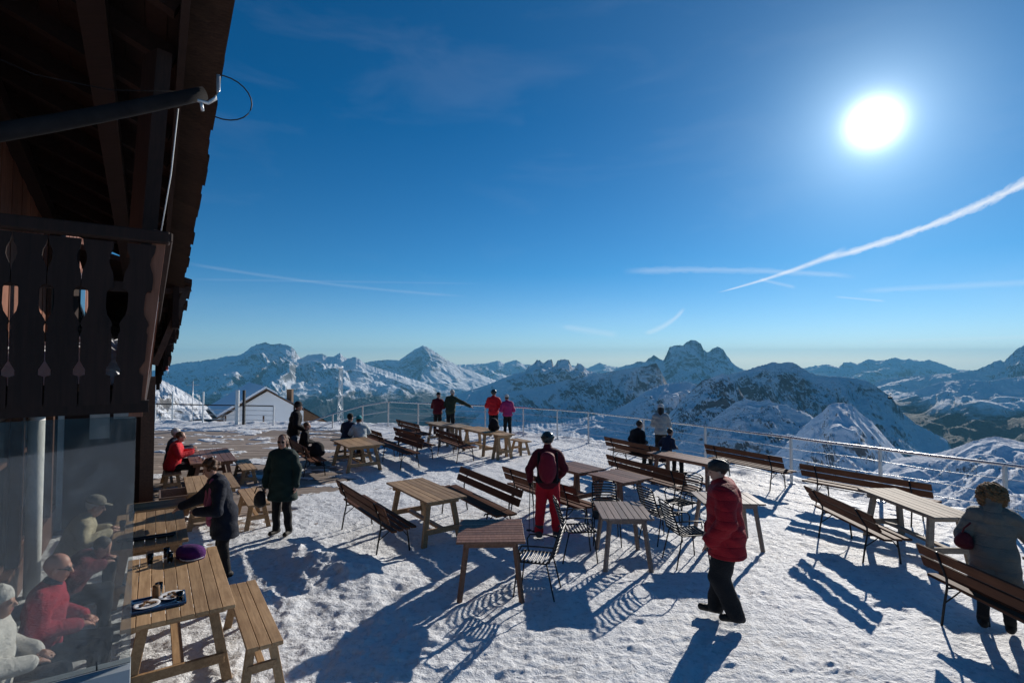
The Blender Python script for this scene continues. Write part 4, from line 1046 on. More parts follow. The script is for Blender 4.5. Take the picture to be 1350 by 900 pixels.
# table things
def disc_things():
    # tray with crockery on the nearest table
    T = Vector((-3.26, 4.98, .782)); R = Matrix.Rotation(rad(34), 3, 'Z')
    zt = .75+gz(-3.42, 5.5)*.6
    def at(x, y, z=0): 
        v = R @ Vector((x, y, 0)); return (T.x+v.x, T.y+v.y, zt+.002+z)
    tr = empty('serving_tray', at(0, 0), rad(34), 'blue serving tray with used dishes on the nearest table', 'tray')
    mb = MB(); mb.box((0, 0, .006), (.42, .31, .008), ch=.003); mb.box((0, .15, .014), (.42, .012, .02)); mb.box((0, -.15, .014), (.42, .012, .02)); mb.box((.207, 0, .014), (.012, .29, .02)); mb.box((-.207, 0, .014), (.012, .29, .02))
    mb.build('tray_body', M['tray'], tr)
    PL = [(0, 0), (.06, .002), (.085, .012), (.105, .02), (.103, .023), (.08, .015), (.0, .006)]
    for i, (x, y, lb) in enumerate(((-.09, -.04, 'white plate with scraps on the blue tray, nearer the pane'), (.10, .06, 'white plate on the right side of the blue tray'))):
        p_ = empty('plate', at(x, y, .012), 0, lb, 'plate', 'plates on the blue tray')
        mb = MB(); mb.lathe(PL, n=24); mb.build('dish', M['china'], p_)
        mb = MB()
        for k in range(9):
            rr_ = random.Random(k+i*20); mb.box((rr_.uniform(-.05, .05), rr_.uniform(-.05, .05), .018+rr_.uniform(0, .008)), (.03, .022, .014), Matrix.Rotation(rr_.uniform(0, 3), 3, 'Z'), ch=.004)
        mb.build('leftover_food', M['food'], p_)
    def glass(x, y, z, lb, h=.13, r=.033):
        mb = MB(); mb.lathe([(0, 0), (r*.82, 0), (r, h), (r-.002, h), (r*.8-.001, .006), (0, .006)], n=20)
        o = mb.build('drinking_glass', M['glass']); o.location = (x, y, z); tag(o, lb, 'glass')
    a = at(.0, .13, .012); glass(*a, 'clear drinking glass at the back of the blue tray')
    a = at(.16, -.07, .012); glass(*a, 'small clear glass at the front of the blue tray', .08, .03)
    mb = MB(); mb.lathe([(0, 0), (.03, 0), (.032, .07), (.028, .10), (.03, .12), (0, .12)], n=16); o = mb.build('sugar_jar', M['food']); o.location = at(-.02, .10, .012); tag(o, 'brown jar standing between the plates of the blue tray', 'jar')
    zt2 = .752+gz(-3.42, 5.5)*.6
    # far end of the nearest table: ashtray, knit hat, glasses
    mb = MB(); mb.lathe([(0, 0), (.11, .0), (.13, .018), (.127, .022), (.10, .008), (0, .008)], n=26); o = mb.build('plate', M['china']); o.location = (-3.62, 6.10, zt2); tag(o, 'white plate at the far end of the nearest table under a purple hat', 'plate')
    for i, (x, y, lb) in enumerate(((-3.93, 6.12, 'clear glass at the far left corner of the nearest table'), (-3.80, 5.98, 'clear glass beside the purple hat on the nearest table'), (-3.98, 5.92, 'third clear glass near the pane side of the nearest table'))): glass(x, y, zt2, lb, .11, .032)
    z3 = .752+gz(-7.45, 13.2)*.6
    for i, (x, y, lb) in enumerate(((-7.25, 12.55, 'white cup on the dark reddish table, nearest'), (-7.42, 12.72, 'white cup on the dark reddish table, farthest'), (-7.10, 12.75, 'white cup on the dark reddish table, rightmost'))):
        mb = MB(); mb.lathe([(0, 0), (.025, 0), (.042, .06), (.038, .06), (.022, .006), (0, .006)], n=18); mb.tube([(.038, 0, .05), (.06, 0, .045), (.058, 0, .02), (.032, 0, .015)], .005, 6)
        o = mb.build('cup', M['china']); o.location = (x, y, z3); tag(o, lb, 'cup', 'cups on the dark reddish table')
    z4 = .752+gz(-4.9, 7.28)*.6
    for i, (x, y, lb) in enumerate(((-5.35, 7.55, 'clear glass on the second plank table near the pane'), (-5.15, 7.1, 'clear glass in the middle of the second plank table'))): glass(x, y, z4, lb, .13, .035)
    mb = MB(); mb.box((0, 0, .0), (.05, .62, .03), ch=.008); mb.box((.07, .05, 0), (.04, .5, .02), ch=.006); o = mb.build('folded_umbrella', M['rubber']); o.location = (-4.62, 6.80, z4+.016); o.rotation_euler = (0, 0, rad(-60)); tag(o, 'long black folded umbrella lying across the second plank table', 'umbrella')
disc_things()

# far cable car cabin and distant winter fence
cc = empty('cable_car', (1150, 1620, -112), 0, 'tiny dark cable car cabin hanging above the valley at the right', 'cable car')
mb = MB(); mb.box((0, 0, 0), (12, 7, 7), ch=1.2); mb.build('cabin', M['rubber'], cc)
mb = MB(); mb.bar((0, 0, 3), (1, 0, 12), .8, .8); mb.box((1, 0, 12.5), (9, 1.5, 1.4)); mb.build('hanger', M['iron'], cc)

# ------------------------------------------------------------------ people (signed distance bodies, polygonised into one surface each)
def surface(prims, h, bounds, kk=0.03, folds=0.0, cuts=(), fseed=0.0, fs=9.0):
    lo = np.array(bounds[0], float); hi = np.array(bounds[1], float)
    n = np.maximum(4, np.ceil((hi-lo)/h).astype(int)+1)
    ax = [lo[i]+h*np.arange(n[i], dtype=np.float32) for i in range(3)]
    F = np.full(tuple(n), 0.25, dtype=np.float32)
    for pr in prims:
        kind = pr[0]
        if kind == 'c': a, b, ra, rb = [np.array(q, dtype=np.float32) if i < 2 else q for i, q in enumerate(pr[1:5])]; m = max(ra, rb)+kk+2*h; mn, mx = np.minimum(a, b)-m, np.maximum(a, b)+m
        else: c, r, R = np.array(pr[1], dtype=np.float32), np.array(pr[2], dtype=np.float32), pr[3]; m = r.max()+kk+2*h; mn, mx = c-m, c+m
        i0 = np.clip(np.floor((mn-lo)/h).astype(int), 0, n); i1 = np.clip(np.ceil((mx-lo)/h).astype(int)+1, 0, n)
        if np.any(i1 <= i0): continue
        sl_ = tuple(slice(i0[j], i1[j]) for j in range(3))
        X = ax[0][sl_[0]][:, None, None]; Y = ax[1][sl_[1]][None, :, None]; Z = ax[2][sl_[2]][None, None, :]
        if kind == 'c':
            d = b-a; L2 = max(float(d @ d), 1e-9)
            t_ = np.clip(((X-a[0])*d[0]+(Y-a[1])*d[1]+(Z-a[2])*d[2])/L2, 0, 1)
            dist = np.sqrt((X-a[0]-t_*d[0])**2+(Y-a[1]-t_*d[1])**2+(Z-a[2]-t_*d[2])**2)-(ra+(rb-ra)*t_)
        else:
            px_, py_, pz_ = X-c[0], Y-c[1], Z-c[2]
            if R is not None:
                R_ = np.array(R, dtype=np.float32)
                px_, py_, pz_ = (px_*R_[0, 0]+py_*R_[1, 0]+pz_*R_[2, 0], px_*R_[0, 1]+py_*R_[1, 1]+pz_*R_[2, 1], px_*R_[0, 2]+py_*R_[1, 2]+pz_*R_[2, 2])
            k0 = np.sqrt((px_/r[0])**2+(py_/r[1])**2+(pz_/r[2])**2)
            k1 = np.sqrt((px_/r[0]**2)**2+(py_/r[1]**2)**2+(pz_/r[2]**2)**2)+1e-6
            dist = k0*(k0-1)/k1
        cur = F[sl_]; k_ = kk if len(pr) < (6 if kind == 'c' else 5) else pr[-1]
        if k_ < 0:      # subtract
            F[sl_] = np.maximum(cur, -dist)
        else:
            hh_ = np.clip(0.5+0.5*(cur-dist)/max(k_, 1e-4), 0, 1)
            F[sl_] = cur*(1-hh_)+dist*hh_-k_*hh_*(1-hh_)
    X = ax[0][:, None, None]; Y = ax[1][None, :, None]; Z = ax[2][None, None, :]
    if folds:
        s_ = fs
        F += folds*(np.sin(s_*1.9*X+s_*2.6*Z+2.3*np.sin(s_*.9*Y+fseed)+1.7*np.sin(s_*.8*Z+fseed))*.6+np.sin(s_*3.1*Z-s_*1.3*Y+2.0*np.sin(s_*1.4*X+fseed*2))*.5)
    for (nv, dd) in cuts:       # keep the side where nv.p < dd
        F = np.maximum(F, nv[0]*X+nv[1]*Y+nv[2]*Z-dd)
    F[0, :, :] = F[-1, :, :] = 1; F[:, 0, :] = F[:, -1, :] = 1; F[:, :, 0] = F[:, :, -1] = 1
    ins = F < 0
    c = [(0, 0, 0), (1, 0, 0), (0, 1, 0), (1, 1, 0), (0, 0, 1), (1, 0, 1), (0, 1, 1), (1, 1, 1)]
    nx, ny, nz = np.array(F.shape)-1
    def sh(A, o_): return A[o_[0]:o_[0]+nx, o_[1]:o_[1]+ny, o_[2]:o_[2]+nz]
    cnt = sum(sh(ins, o_).astype(np.int8) for o_ in c)
    act = (cnt > 0) & (cnt < 8)
    idx = np.argwhere(act)
    if len(idx) == 0: return np.zeros((0, 3)), np.zeros((0, 4), int)
    ids = np.full(act.shape, -1, dtype=np.int64); ids[act] = np.arange(len(idx))
    vals = np.stack([sh(F, o_)[act] for o_ in c], 1)
    P_ = np.zeros((len(idx), 3)); cn = np.zeros(len(idx))
    for i in range(8):
        for j in range(i+1, 8):
            if sum(abs(c[i][q]-c[j][q]) for q in range(3)) != 1: continue
            a, b = vals[:, i], vals[:, j]; mk = (a < 0) != (b < 0)
            t_ = np.where(mk, a/np.where(np.abs(a-b) < 1e-9, 1, a-b), 0)
            for q in range(3): P_[:, q] += np.where(mk, c[i][q]+t_*(c[j][q]-c[i][q]), 0)
            cn += mk
    P_ = (P_/cn[:, None]+idx)*h+lo
    faces = []
    for axn, (u_, v_) in ((0, (1, 2)), (1, (2, 0)), (2, (0, 1))):
        s0 = [slice(1, -1)]*3; s0[axn] = slice(0, -1); s1 = list(s0); s1[axn] = slice(1, None)
        A = ins[tuple(s0)]; B = ins[tuple(s1)]
        e = np.argwhere(A != B)
        if len(e) == 0: continue
        flip = ~A[tuple(e.T)]
        e = e+np.array([0 if q == axn else 1 for q in range(3)])
        def cell(du, dv):
            q = e.copy(); q[:, u_] -= du; q[:, v_] -= dv; return ids[tuple(q.T)]
        q4 = np.stack([cell(1, 1), cell(0, 1), cell(0, 0), cell(1, 0)], 1)
        q4[flip] = q4[flip][:, ::-1]
        faces.append(q4)
    Fc = np.concatenate(faces)
    Fc = Fc[(Fc >= 0).all(1)]
    return P_, Fc

def rotm(ax_, deg): return np.array(Matrix.Rotation(rad(deg), 3, ax_))
SKIN = plain('skin', (0.42, 0.23, 0.165), 0.5, 0, 0.12, 18, 0.2, 0.002); SKIN_R = plain('sunburnt_skin', (0.50, 0.24, 0.17), 0.5, 0, 0.12, 18, 0.2, 0.002)
EYE = plain('eye', (0.05, 0.035, 0.03), 0.3, 0, 0, 4, 0); LIP = plain('lips', (0.30, 0.09, 0.075), 0.5, 0, 0.1, 9, 0)
CL = {}
def cm(name, col, rough=0.8, quilt=0.0):
    if name not in CL: CL[name] = cloth(name, col, rough, quilt)
    return CL[name]
HAIRM = {'brown': plain('brown_hair', (0.10, 0.045, 0.02), 0.6, 0, 0.6, 60, 1, 0.01), 'dark': plain('dark_hair', (0.018, 0.012, 0.01), 0.5, 0, 0.5, 60, 1, 0.01),
         'grey': plain('grey_hair', (0.42, 0.40, 0.38), 0.7, 0, 0.3, 60, 1, 0.01), 'fur': plain('brown_fur_trim', (0.24, 0.12, 0.05), 0.8, 0, 0.7, 45, 1, 0.02)}

def person(loc, az, label, sit=False, H=1.75, lean=0, arms=None, legs=None, vox=0.012, yaw=0, nod=0,
           jacket=None, jlen=0.85, puff=0.03, trousers='black_cloth', tw=1.0, boots='boots', hair=None, hairlen=0, hat=None, collar=None,
           group=None, glasses=False, hands=True, gloves=None, skin=None, seat=.47, open_scarf=None, roll=0, wide=1.0, curl=False):
    s = H/1.75
    pel = np.array([0, 0, .96*s if not sit else seat+.10])
    RL = rotm('X', -lean) @ rotm('Y', roll)
    def T(x, y, z):      # torso frame, metres above the pelvis
        return pel+RL @ np.array([x*s*wide, y*s, z*s])
    neck = T(0, -.01, .53); RH = RL @ rotm('X', lean*.55) @ rotm('Z', -yaw) @ rotm('X', -nod)
    hc = neck+(RL @ np.array([0, .015*s, .06*s]))+RH @ np.array([0, .02*s, .085*s])
    def Hd(x, y, z): return hc+RH @ np.array([x, y, z])*s
    sh = [T(-.175, -.01, .44), T(.175, -.01, .44)]
    if arms is None: arms = (((-.24, -.02, 1.14), (-.25, .07, .90)), ((.24, -.02, 1.14), (.25, .07, .90)))
    if arms == 'lap': arms = (((-.25, .05, .80), (-.10, .28, .74)), ((.25, .05, .80), (.10, .28, .74)))
    if arms == 'table': arms = (((-.26, .16, .82), (-.12, .40, .86)), ((.26, .16, .82), (.12, .40, .86)))
    arms = [[np.array(q)*(s if not sit else 1) for q in a] for a in arms]
    if legs is None:
        legs = (((-.10, .02, .50), (-.115, -.02, .09)), ((.10, .02, .50), (.115, -.02, .09))) if not sit else (((-.12, .43, seat+.06), (-.13, .42, .09)), ((.12, .43, seat+.06), (.13, .42, .09)))
    legs = [[np.array(q) for q in a] for a in legs]
    if not sit: legs = [[q*np.array([s, s, s]) if i == 0 else q for i, q in enumerate(a)] for a in legs]
    hips = [pel+np.array([-.085*s, 0, -.03]), pel+np.array([.085*s, 0, -.03])]
    def torso(g, gx_=0.0):
        R_ = RL
        return [('e', T(0, 0, .33), (.155*s*wide+g, .105*s+g, .20*s+g), R_), ('e', T(0, .005, .14), (.145*s*wide+g+gx_, .110*s+g+gx_, .19*s+g), R_), ('e', T(0, 0, -.01), (.155*s*wide+g+gx_, .120*s+g+gx_, .12*s+g), R_),
                ('c', sh[0]+(sh[1]-sh[0])*.12, sh[1]+(sh[0]-sh[1])*.12, .060*s+g, .060*s+g)]
    def armp(g, end=1.0):
        o_ = []
        for i in (0, 1):
            e, w = arms[i]; w2 = e+(w-e)*end
            o_ += [('c', sh[i], e, .050*s+g, .042*s+g, .02), ('c', e, w2, .042*s+g, (.042+(.028-.042)*end)*s+g*.9, .015)]
        return o_
    def legp(g, end=1.0):
        o_ = []
        for i in (0, 1):
            k, a = legs[i]; a2 = k+(a-k)*end
            o_ += [('c', hips[i], k, (.080+g)*tw*s, (.056+g)*tw*s, .03), ('c', k, a2, (.056+g)*tw*s, (.040+g*1.1)*tw*s, .02)]
        return o_
    allp = np.array([*[q for a in arms for q in a], *[q for l in legs for q in l], hc, pel, *sh])
    mg = .26
    lo = allp.min(0)-mg; hi = allp.max(0)+mg; lo[2] = -.04; hi[2] = hc[2]+.24
    B = (lo, hi)
    # body
    pr = torso(-.02)+[('c', neck-(neck-T(0, 0, .42))*.5, hc-np.array([0, 0, .04])*s, .055*s, .050*s)]+armp(-.006)+legp(-.012)
    hp_ = [('e', Hd(0, -.012, .035), (.076*s, .094*s, .092*s), RH, .01), ('e', Hd(0, .02, -.03), (.060*s, .072*s, .085*s), RH, .025), ('e', Hd(0, .045, -.082), (.034*s, .034*s, .028*s), RH, .02),
           ('c', Hd(0, .086, .02), Hd(0, .108, -.022), .010*s, .015*s, .010), ('c', Hd(-.03, .078, .03), Hd(.03, .078, .03), .014*s, .014*s, .012), ('c', Hd(-.018, .086, -.055), Hd(.018, .086, -.055), .009*s, .009*s, .008),
           ('e', Hd(-.077, -.005, -.01), (.012, .022, .034), RH, .005), ('e', Hd(.077, -.005, -.01), (.012, .022, .034), RH, .005),
           ('e', Hd(-.032, .094, .008), (.017, .014, .011), RH, -1), ('e', Hd(.032, .094, .008), (.017, .014, .011), RH, -1),
           ('e', Hd(-.032, .080, .008), (.014, .014, .012), RH, .002), ('e', Hd(.032, .080, .008), (.014, .014, .012), RH, .002)]
    pr += hp_
    # hands with five fingers
    hnd = []
    for i in (0, 1):
        e, w = arms[i]; d = (w-e)/np.linalg.norm(w-e)
        side = np.cross(d, [0, 0, 1.0]); side = side/max(np.linalg.norm(side), 1e-3) if np.linalg.norm(side) > .2 else np.array([1., 0, 0])
        if abs(d[2]) > .8: side = np.array([0, 1., 0])
        up = np.cross(side, d); inw = np.array([-np.sign(w[0]+1e-6), 0, 0]) if abs(d[2]) > .8 else np.array([0, 0, -1.])
        bend = inw*.5
        pc = w+d*.045*s
        hnd.append(('c', w+d*.02, w+d*.075*s, .022*s, .026*s, .01))
        for f, (o_, l1, l2) in enumerate(((-.030, .034, .026), (-.010, .040, .030), (.010, .038, .029), (.028, .030, .022))):
            a_ = w+d*.085*s+side*o_*s; b_ = a_+(d+bend*.4)*l1*s; c_ = b_+(d*.6+bend*1.3)*l2*s
            rr_ = max(.0088, vox*.75)
            hnd += [('c', w+d*.05*s+side*o_*.7*s, a_, .014*s, .011*s, .006), ('c', a_, b_, rr_+.001, rr_, .002), ('c', b_, c_, rr_, rr_-.0012, .002)]
        ts = 1 if i == 0 else -1
        ts = -ts if abs(d[2]) > .8 else ts
        if abs(d[2]) > .8: ts = 1
        a_ = w+d*.03*s+side*ts*.024*s; b_ = a_+(d*.7+side*ts*.8+bend*.3)*.032*s; hnd += [('c', a_, b_, .013*s, .011*s, .006), ('c', b_, b_+(d*.9+side*ts*.2+bend*.4)*.028*s, .011*s, .009*s, .002)]
    if hands: pr += hnd
    skinm = skin or SKIN
    V, Fq = surface(pr, vox, B, .02)
    cen = V[Fq].mean(1) if len(Fq) else V
    loc_ = (cen-hc) @ RH/s
    mi = np.zeros(len(Fq), int)
    e_ = (np.hypot(np.abs(loc_[:, 0])-.032, (loc_[:, 2]-.006)*1.5) < .013) & (loc_[:, 1] > .06); mi[e_] = 1
    m_ = (np.abs(loc_[:, 0]) < .026) & (np.abs(loc_[:, 2]+.055) < .008) & (loc_[:, 1] > .06); mi[m_] = 2
    root = mesh_np('person', V, Fq, [skinm, EYE, LIP], None, True, mi)
    sd = sum(map(ord, label)) % 17
    def part(name, prims, mat, kk=.03, folds=0.0, cuts=(), h=None, fs=9.0):
        V_, F_ = surface(prims, h or vox, B, kk, folds, cuts, sd, fs)
        if len(F_) == 0: return None
        return mesh_np(name, V_, F_, mat, root, True)
    # trousers
    if trousers:
        tp = [('e', pel+np.array([0, 0, -.01]), (.165*s*wide*min(tw, 1.1), .128*s*min(tw, 1.1), .13*s), None)]+legp(.018, .94)
        part('trousers', tp, cm(trousers, *TC[trousers]), .03, .006, ((-np.array([0, 0, 1.]), -.07), (np.array([0, 0, 1.]), pel[2]+.14) if sit else (RL @ np.array([0, 0, 1.]), float((RL @ np.array([0, 0, 1.])) @ T(0, 0, .10)))))
    for i in (0, 1):
        k, a = legs[i]
        kd = np.array([k[0]-a[0], k[1]-a[1], 0]); ft = np.array([0.12*(1 if a[0] > 0 else -1), 1.0, 0]); ft /= np.linalg.norm(ft)
        rr_ = .052 if boots != 'ski' else .068
        zb_ = max(a[2]-.05, .0)+.035
        b0 = np.array([a[0], a[1], zb_]); 
        part('boot', [('c', a+(k-a)*(.28 if boots == 'ski' else .16), b0+np.array([0, 0, .02]), rr_+.006, rr_-.004), ('c', b0-ft*.05, b0+ft*.15*s, rr_-.010, .040, .03)], cm('ski_boot', (.05, .05, .055), .35) if boots == 'ski' else cm('boot_leather', (.018, .015, .013), .5), .03, 0, ((np.array([0, 0, -1.]), -(zb_-.038)),))
    # jacket or coat
    if jacket:
        g_ = puff
        jp = torso(g_)+armp(g_*.75, .97)+[('c', T(0, -.005, .44), T(0, .0, .535), .072*s+g_*.3, .062*s+g_*.25, .03)]
        up = RL @ np.array([0, 0, 1.])
        if not sit:
            hz_ = .96*s-jlen*s+.42*s if False else None
            zl_ = jlen      # hem height above ground
            if zl_ < .80:
                for sx in (-1, 1): jp.append(('c', T(.055*sx, 0, .02), np.array([.085*sx, -.01, zl_-.05]), .13*s+g_*.6, .15*s+g_*.6, .05))
            cuts = ((np.array([0, 0, -1.]), -zl_),)
        else:
            cuts = ((-up, -float(up @ T(0, 0, -.10))),)
            if jlen < .5: jp += [('c', hips[i], hips[i]+(legs[i][0]-hips[i])*.6, .105*s, .10*s, .04) for i in (0, 1)]; cuts = ()
        jk = part('jacket' if jlen > .7 or sit else 'coat', jp, cm(jacket, *TC[jacket]), .03, .0075, cuts, fs=11.0)
    if gloves and hands:
        part('glove', [(q[0], q[1], q[2], q[3]+.006, q[4]+.006, .012) for q in hnd], cm(gloves, *TC[gloves]), .01)
    if collar: part('collar', [('c', T(0, .0, .46), T(0, .015, .555), .082*s, .075*s)], cm(collar, *TC[collar]), .03, .004)
    # hair
    if hair:
        hm_ = HAIRM[hair]
        if curl:
            hp2 = [('e', Hd(0, -.03, .045), (.092*s, .098*s, .095*s), RH)]
            for q in range(46):
                r_ = random.Random(q*7+1); th, ph = r_.uniform(0, 6.28), r_.uniform(-.5, 1.4)
                v = np.array([math.cos(th)*math.cos(ph)*.094, -.03+math.sin(th)*math.cos(ph)*.100, .050+math.sin(ph)*.098])
                if v[1] > .045 and v[2] < .07: continue
                hp2.append(('e', Hd(*v), (.027, .027, .027), None, .005))
            part('hair', hp2+[('e', Hd(0, .075, -.02), (.062, .05, .075), RH, -1)], hm_, .012, .004, fs=26)
        elif hair == 'fur': pass
        else:
            hp2 = [('e', Hd(0, -.022, .040), (.084*s, .092*s, .094*s), RH)]
            if hairlen: hp2 += [('c', Hd(0, -.055, .0), Hd(0, -.10, -.05-hairlen), .075, .055), ('c', Hd(.05, -.03, .0), Hd(.05, -.06, -.05-hairlen*.9), .045, .04), ('c', Hd(-.05, -.03, .0), Hd(-.05, -.06, -.05-hairlen*.9), .045, .04)]
            part('hair', hp2+[('e', Hd(0, .085, -.02), (.068, .065, .085), RH, -1)], hm_, .02, .003, () if hairlen else (((RH @ np.array([0, .25, -1.])), float((RH @ np.array([0, .25, -1.])) @ Hd(0, -.03, -.045))),), fs=20)
    up = RH @ np.array([0, 0, 1.])
    if hat == 'helmet':
        part('helmet', [('e', Hd(0, -.012, .045), (.108*s, .126*s, .112*s), RH), ('e', Hd(0, .10, -.02), (.075, .07, .075), RH, -1)], HELM.get(label[:12], M_HELM), .01, 0, ((-up, -float(up @ Hd(0, 0, -.045))),))
        part('goggle_strap', [('c', Hd(-.085, .05, .045), Hd(-.1, -.06, .05), .016, .016, .01), ('c', Hd(-.1, -.06, .05), Hd(0, -.132, .05), .016, .016, .01), ('c', Hd(0, -.132, .05), Hd(.1, -.06, .05), .016, .016, .01), ('c', Hd(.1, -.06, .05), Hd(.085, .05, .045), .016, .016, .01)], cm('black_cloth', *TC['black_cloth']), .01)
    elif hat in TC:
        part('knit_hat', [('e', Hd(0, -.014, .060), (.094*s, .106*s, .098*s), RH)], cm(hat, *TC[hat]), .01, .003, ((-up, -float(up @ Hd(0, 0, .035))),), fs=30)
    elif hat == 'beret':
        part('fur_cap', [('e', Hd(0, -.018, .062), (.102*s, .116*s, .078*s), RH), ('e', Hd(0, -.07, .01), (.078, .05, .06), RH, .02)], HAIRM['dark'], .02, .005, ((-up, -float(up @ Hd(0, 0, -.01))),), fs=30)
    elif hat == 'brim':
        part('brimmed_hat', [('e', Hd(0, -.012, .085), (.092*s, .104*s, .085*s), RH), ('e', Hd(0, -.01, .062), (.155, .165, .013), RH, .012)], cm('black_cloth', *TC['black_cloth']), .01, 0, ((-up, -float(up @ Hd(0, 0, .048))),))
    elif hat and hat.startswith('cap'):
        part('peaked_cap', [('e', Hd(0, -.014, .066), (.094*s, .108*s, .082*s), RH), ('e', Hd(0, .105, .052), (.066, .075, .011), RH, .01)], cm(hat, *TC.get(hat, ((.2, .18, .14),))), .01, 0, ((-up, -float(up @ Hd(0, 0, .034))),))
    elif hat == 'furhood':
        hp2 = [('e', Hd(0, -.02, .0), (.098, .10, .11), RH)]
        part('hood', hp2+[('c', T(0, -.06, .42), T(0, -.05, .53), .12, .09, .04)], cm(jacket, *TC[jacket]), .03, .004)
        q_ = []
        for k in range(40):
            r_ = random.Random(k+5); th = k/40*6.283; q_.append(('e', Hd(math.cos(th)*.125, .02+r_.uniform(-.06, .03)+.03*math.sin(th), .03+math.sin(th)*.135+r_.uniform(-.01, .02)), (.034, .036, .034), None, .008))
        for k in range(150):
            r_ = random.Random(k+95); th = r_.uniform(0, 6.28); ph = r_.uniform(-.45, 1.5); q_.append(('e', Hd(math.cos(th)*math.cos(ph)*.122, -.02+min(.06, math.sin(th)*math.cos(ph)*.13), .03+math.sin(ph)*.14), (.026, .026, .026), None, .006))
        part('fur_trim', q_, HAIRM['fur'], .012, .016, fs=62)
    if glasses:
        part('sunglasses', [('e', Hd(-.032, .090, .010), (.027, .012, .021), RH, .004), ('e', Hd(.032, .090, .010), (.027, .012, .021), RH, .004), ('c', Hd(-.075, .0, .015), Hd(-.055, .082, .014), .006, .006, .003), ('c', Hd(.075, .0, .015), Hd(.055, .082, .014), .006, .006, .003)], M['rubber'], .006, 0, h=min(vox, .008))
    if open_scarf:
        c0_ = cm(open_scarf, *TC[open_scarf])
        sp_ = [('c', T(-.06, -.06, .50), T(-.085, .05, .50), .042, .045, .02), ('c', T(.06, -.06, .50), T(.085, .05, .50), .042, .045, .02), ('c', T(-.06, -.06, .50), T(.06, -.06, .50), .042, .042, .02),
               ('c', T(-.085, .06, .50), T(-.10, .15, .22), .040, .042, .02), ('c', T(.085, .06, .50), T(.055, .17, .20), .040, .045, .02), ('c', T(.055, .17, .20), T(.06, .19, -.10), .045, .055, .02), ('c', T(-.10, .15, .22), T(-.13, .20, .06), .042, .045, .02)]
        part('scarf', sp_, c0_, .02, .006, fs=16)
    root.location = (loc[0], loc[1], (gz(loc[0], loc[1])*.6 if len(loc) < 3 else loc[2])); root.rotation_euler = (0, 0, -rad(az))
    tag(root, label, 'person', group)
    return root

TC = {'black_cloth': ((.012, .012, .014),), 'red_jacket': ((.30, .010, .018), .75, 30), 'ski_red': ((.50, .012, .024), .7), 'wine_red': ((.11, .009, .018), .75), 'dark_green': ((.012, .030, .026), .75),
      'navy': ((.010, .014, .026), .8), 'pink_scarf': ((.38, .11, .19),), 'jeans': ((.09, .13, .18),), 'black_coat': ((.010, .010, .012),), 'turquoise': ((.20, .42, .46), .6), 'pale_jacket': ((.50, .54, .54), .7, 26),
      'blue_black': ((.02, .03, .06),), 'white_jacket': ((.36, .38, .38), .7, 24), 'pink_jacket': ((.42, .03, .14), .7), 'taupe_parka': ((.19, .165, .135), .7, 26), 'beige_jacket': ((.42, .37, .25), .7),
      'bright_red': ((.58, .015, .025), .7), 'crimson': ((.34, .02, .04), .75), 'white_wool': ((.62, .60, .56),), 'dark_brown': ((.035, .022, .016),), 'grey_green_cap': ((.12, .11, .085),), 'dull_green': ((.03, .045, .028),),
      'turq_wool': ((.03, .32, .36),), 'black_wool': ((.014, .014, .016),), 'bright_pink': ((.5, .08, .22),)}
M_HELM = plain('dark_helmet_shell', (.02, .035, .035), .22, 0, .1, 4, 0)
HELM = {}
WHH = plain('pale_helmet_shell', (.35, .36, .37), .3, 0, .1, 4, 0)

# man in red walking to the left
person((2.48, 6.22), -70, 'man in a red jacket and black fur cap walking left across the snow', H=1.84, lean=3, jacket='red_jacket', jlen=.78, puff=.085, trousers='black_cloth', tw=1.5, hat='beret', hair='dark', collar='bright_red', nod=12, vox=.010, wide=1.12,
       legs=(((-.10, .08, .50), (-.10, -.10, .11)), ((.10, .05, .50), (.11, .13, .09))), arms=(((-.27, .0, 1.14), (-.22, .16, .93)), ((.27, -.02, 1.14), (.22, .16, .93))), hands=True)
# skier in red seen from behind
person((.60, 9.02), 4, 'skier in a red ski suit and dark helmet standing with his back turned, holding poles', H=1.76, lean=0, jacket='wine_red', jlen=.86, puff=.04, trousers='ski_red', tw=1.18, hat='helmet', hair='dark', collar='wine_red', vox=.010, boots='ski', gloves='black_cloth', nod=10, wide=1.0,
       arms=(((-.30, .0, 1.16), (-.30, .12, .94)), ((.29, .04, 1.16), (.20, .20, 1.0))), legs=(((-.12, .03, .52), (-.15, .0, .10)), ((.12, .03, .52), (.15, .0, .10))))
# man in the dark green coat
person((-3.92, 9.15), 188, 'grey haired man in a long dark green coat and sunglasses standing in the middle left', H=1.71, jacket='dark_green', jlen=.62, puff=.05, trousers='black_cloth', hair='brown', glasses=True, vox=.011, collar='black_cloth', hairlen=.03, yaw=-15,
       arms=(((-.25, -.03, 1.16), (-.26, .02, .90)), ((.27, .0, 1.14), (.29, .05, .88))))
# woman with pink scarf
person((-3.98, 7.42), -128, 'curly haired woman in a navy coat and pink scarf leaning over the second plank table', H=1.64, lean=13, jacket='navy', jlen=.58, puff=.05, trousers='black_cloth', hair='brown', curl=True, open_scarf='pink_scarf', nod=14, vox=.010,
       arms=(((-.27, .14, 1.06), (-.07, .36, 1.04)), ((.34, .26, 1.14), (.46, .48, 1.02))))
# man in black hat with jeans
person((-6.30, 15.4), 60, 'man in a black brimmed hat, black coat and jeans standing by the far left bench', H=1.80, lean=8, jacket='black_coat', jlen=.80, puff=.06, trousers='jeans', hat='brim', hair='dark', vox=.014, arms=(((-.27, .02, 1.15), (-.16, .24, 1.0)), ((.27, .02, 1.15), (.18, .26, 1.0))))
person((-5.95, 15.2), 58, 'person in dark clothes seated on the bench beside the man in the black hat', sit=True, H=1.68, lean=8, jacket='black_coat', trousers='black_cloth', hair='brown', arms='lap', vox=.015)
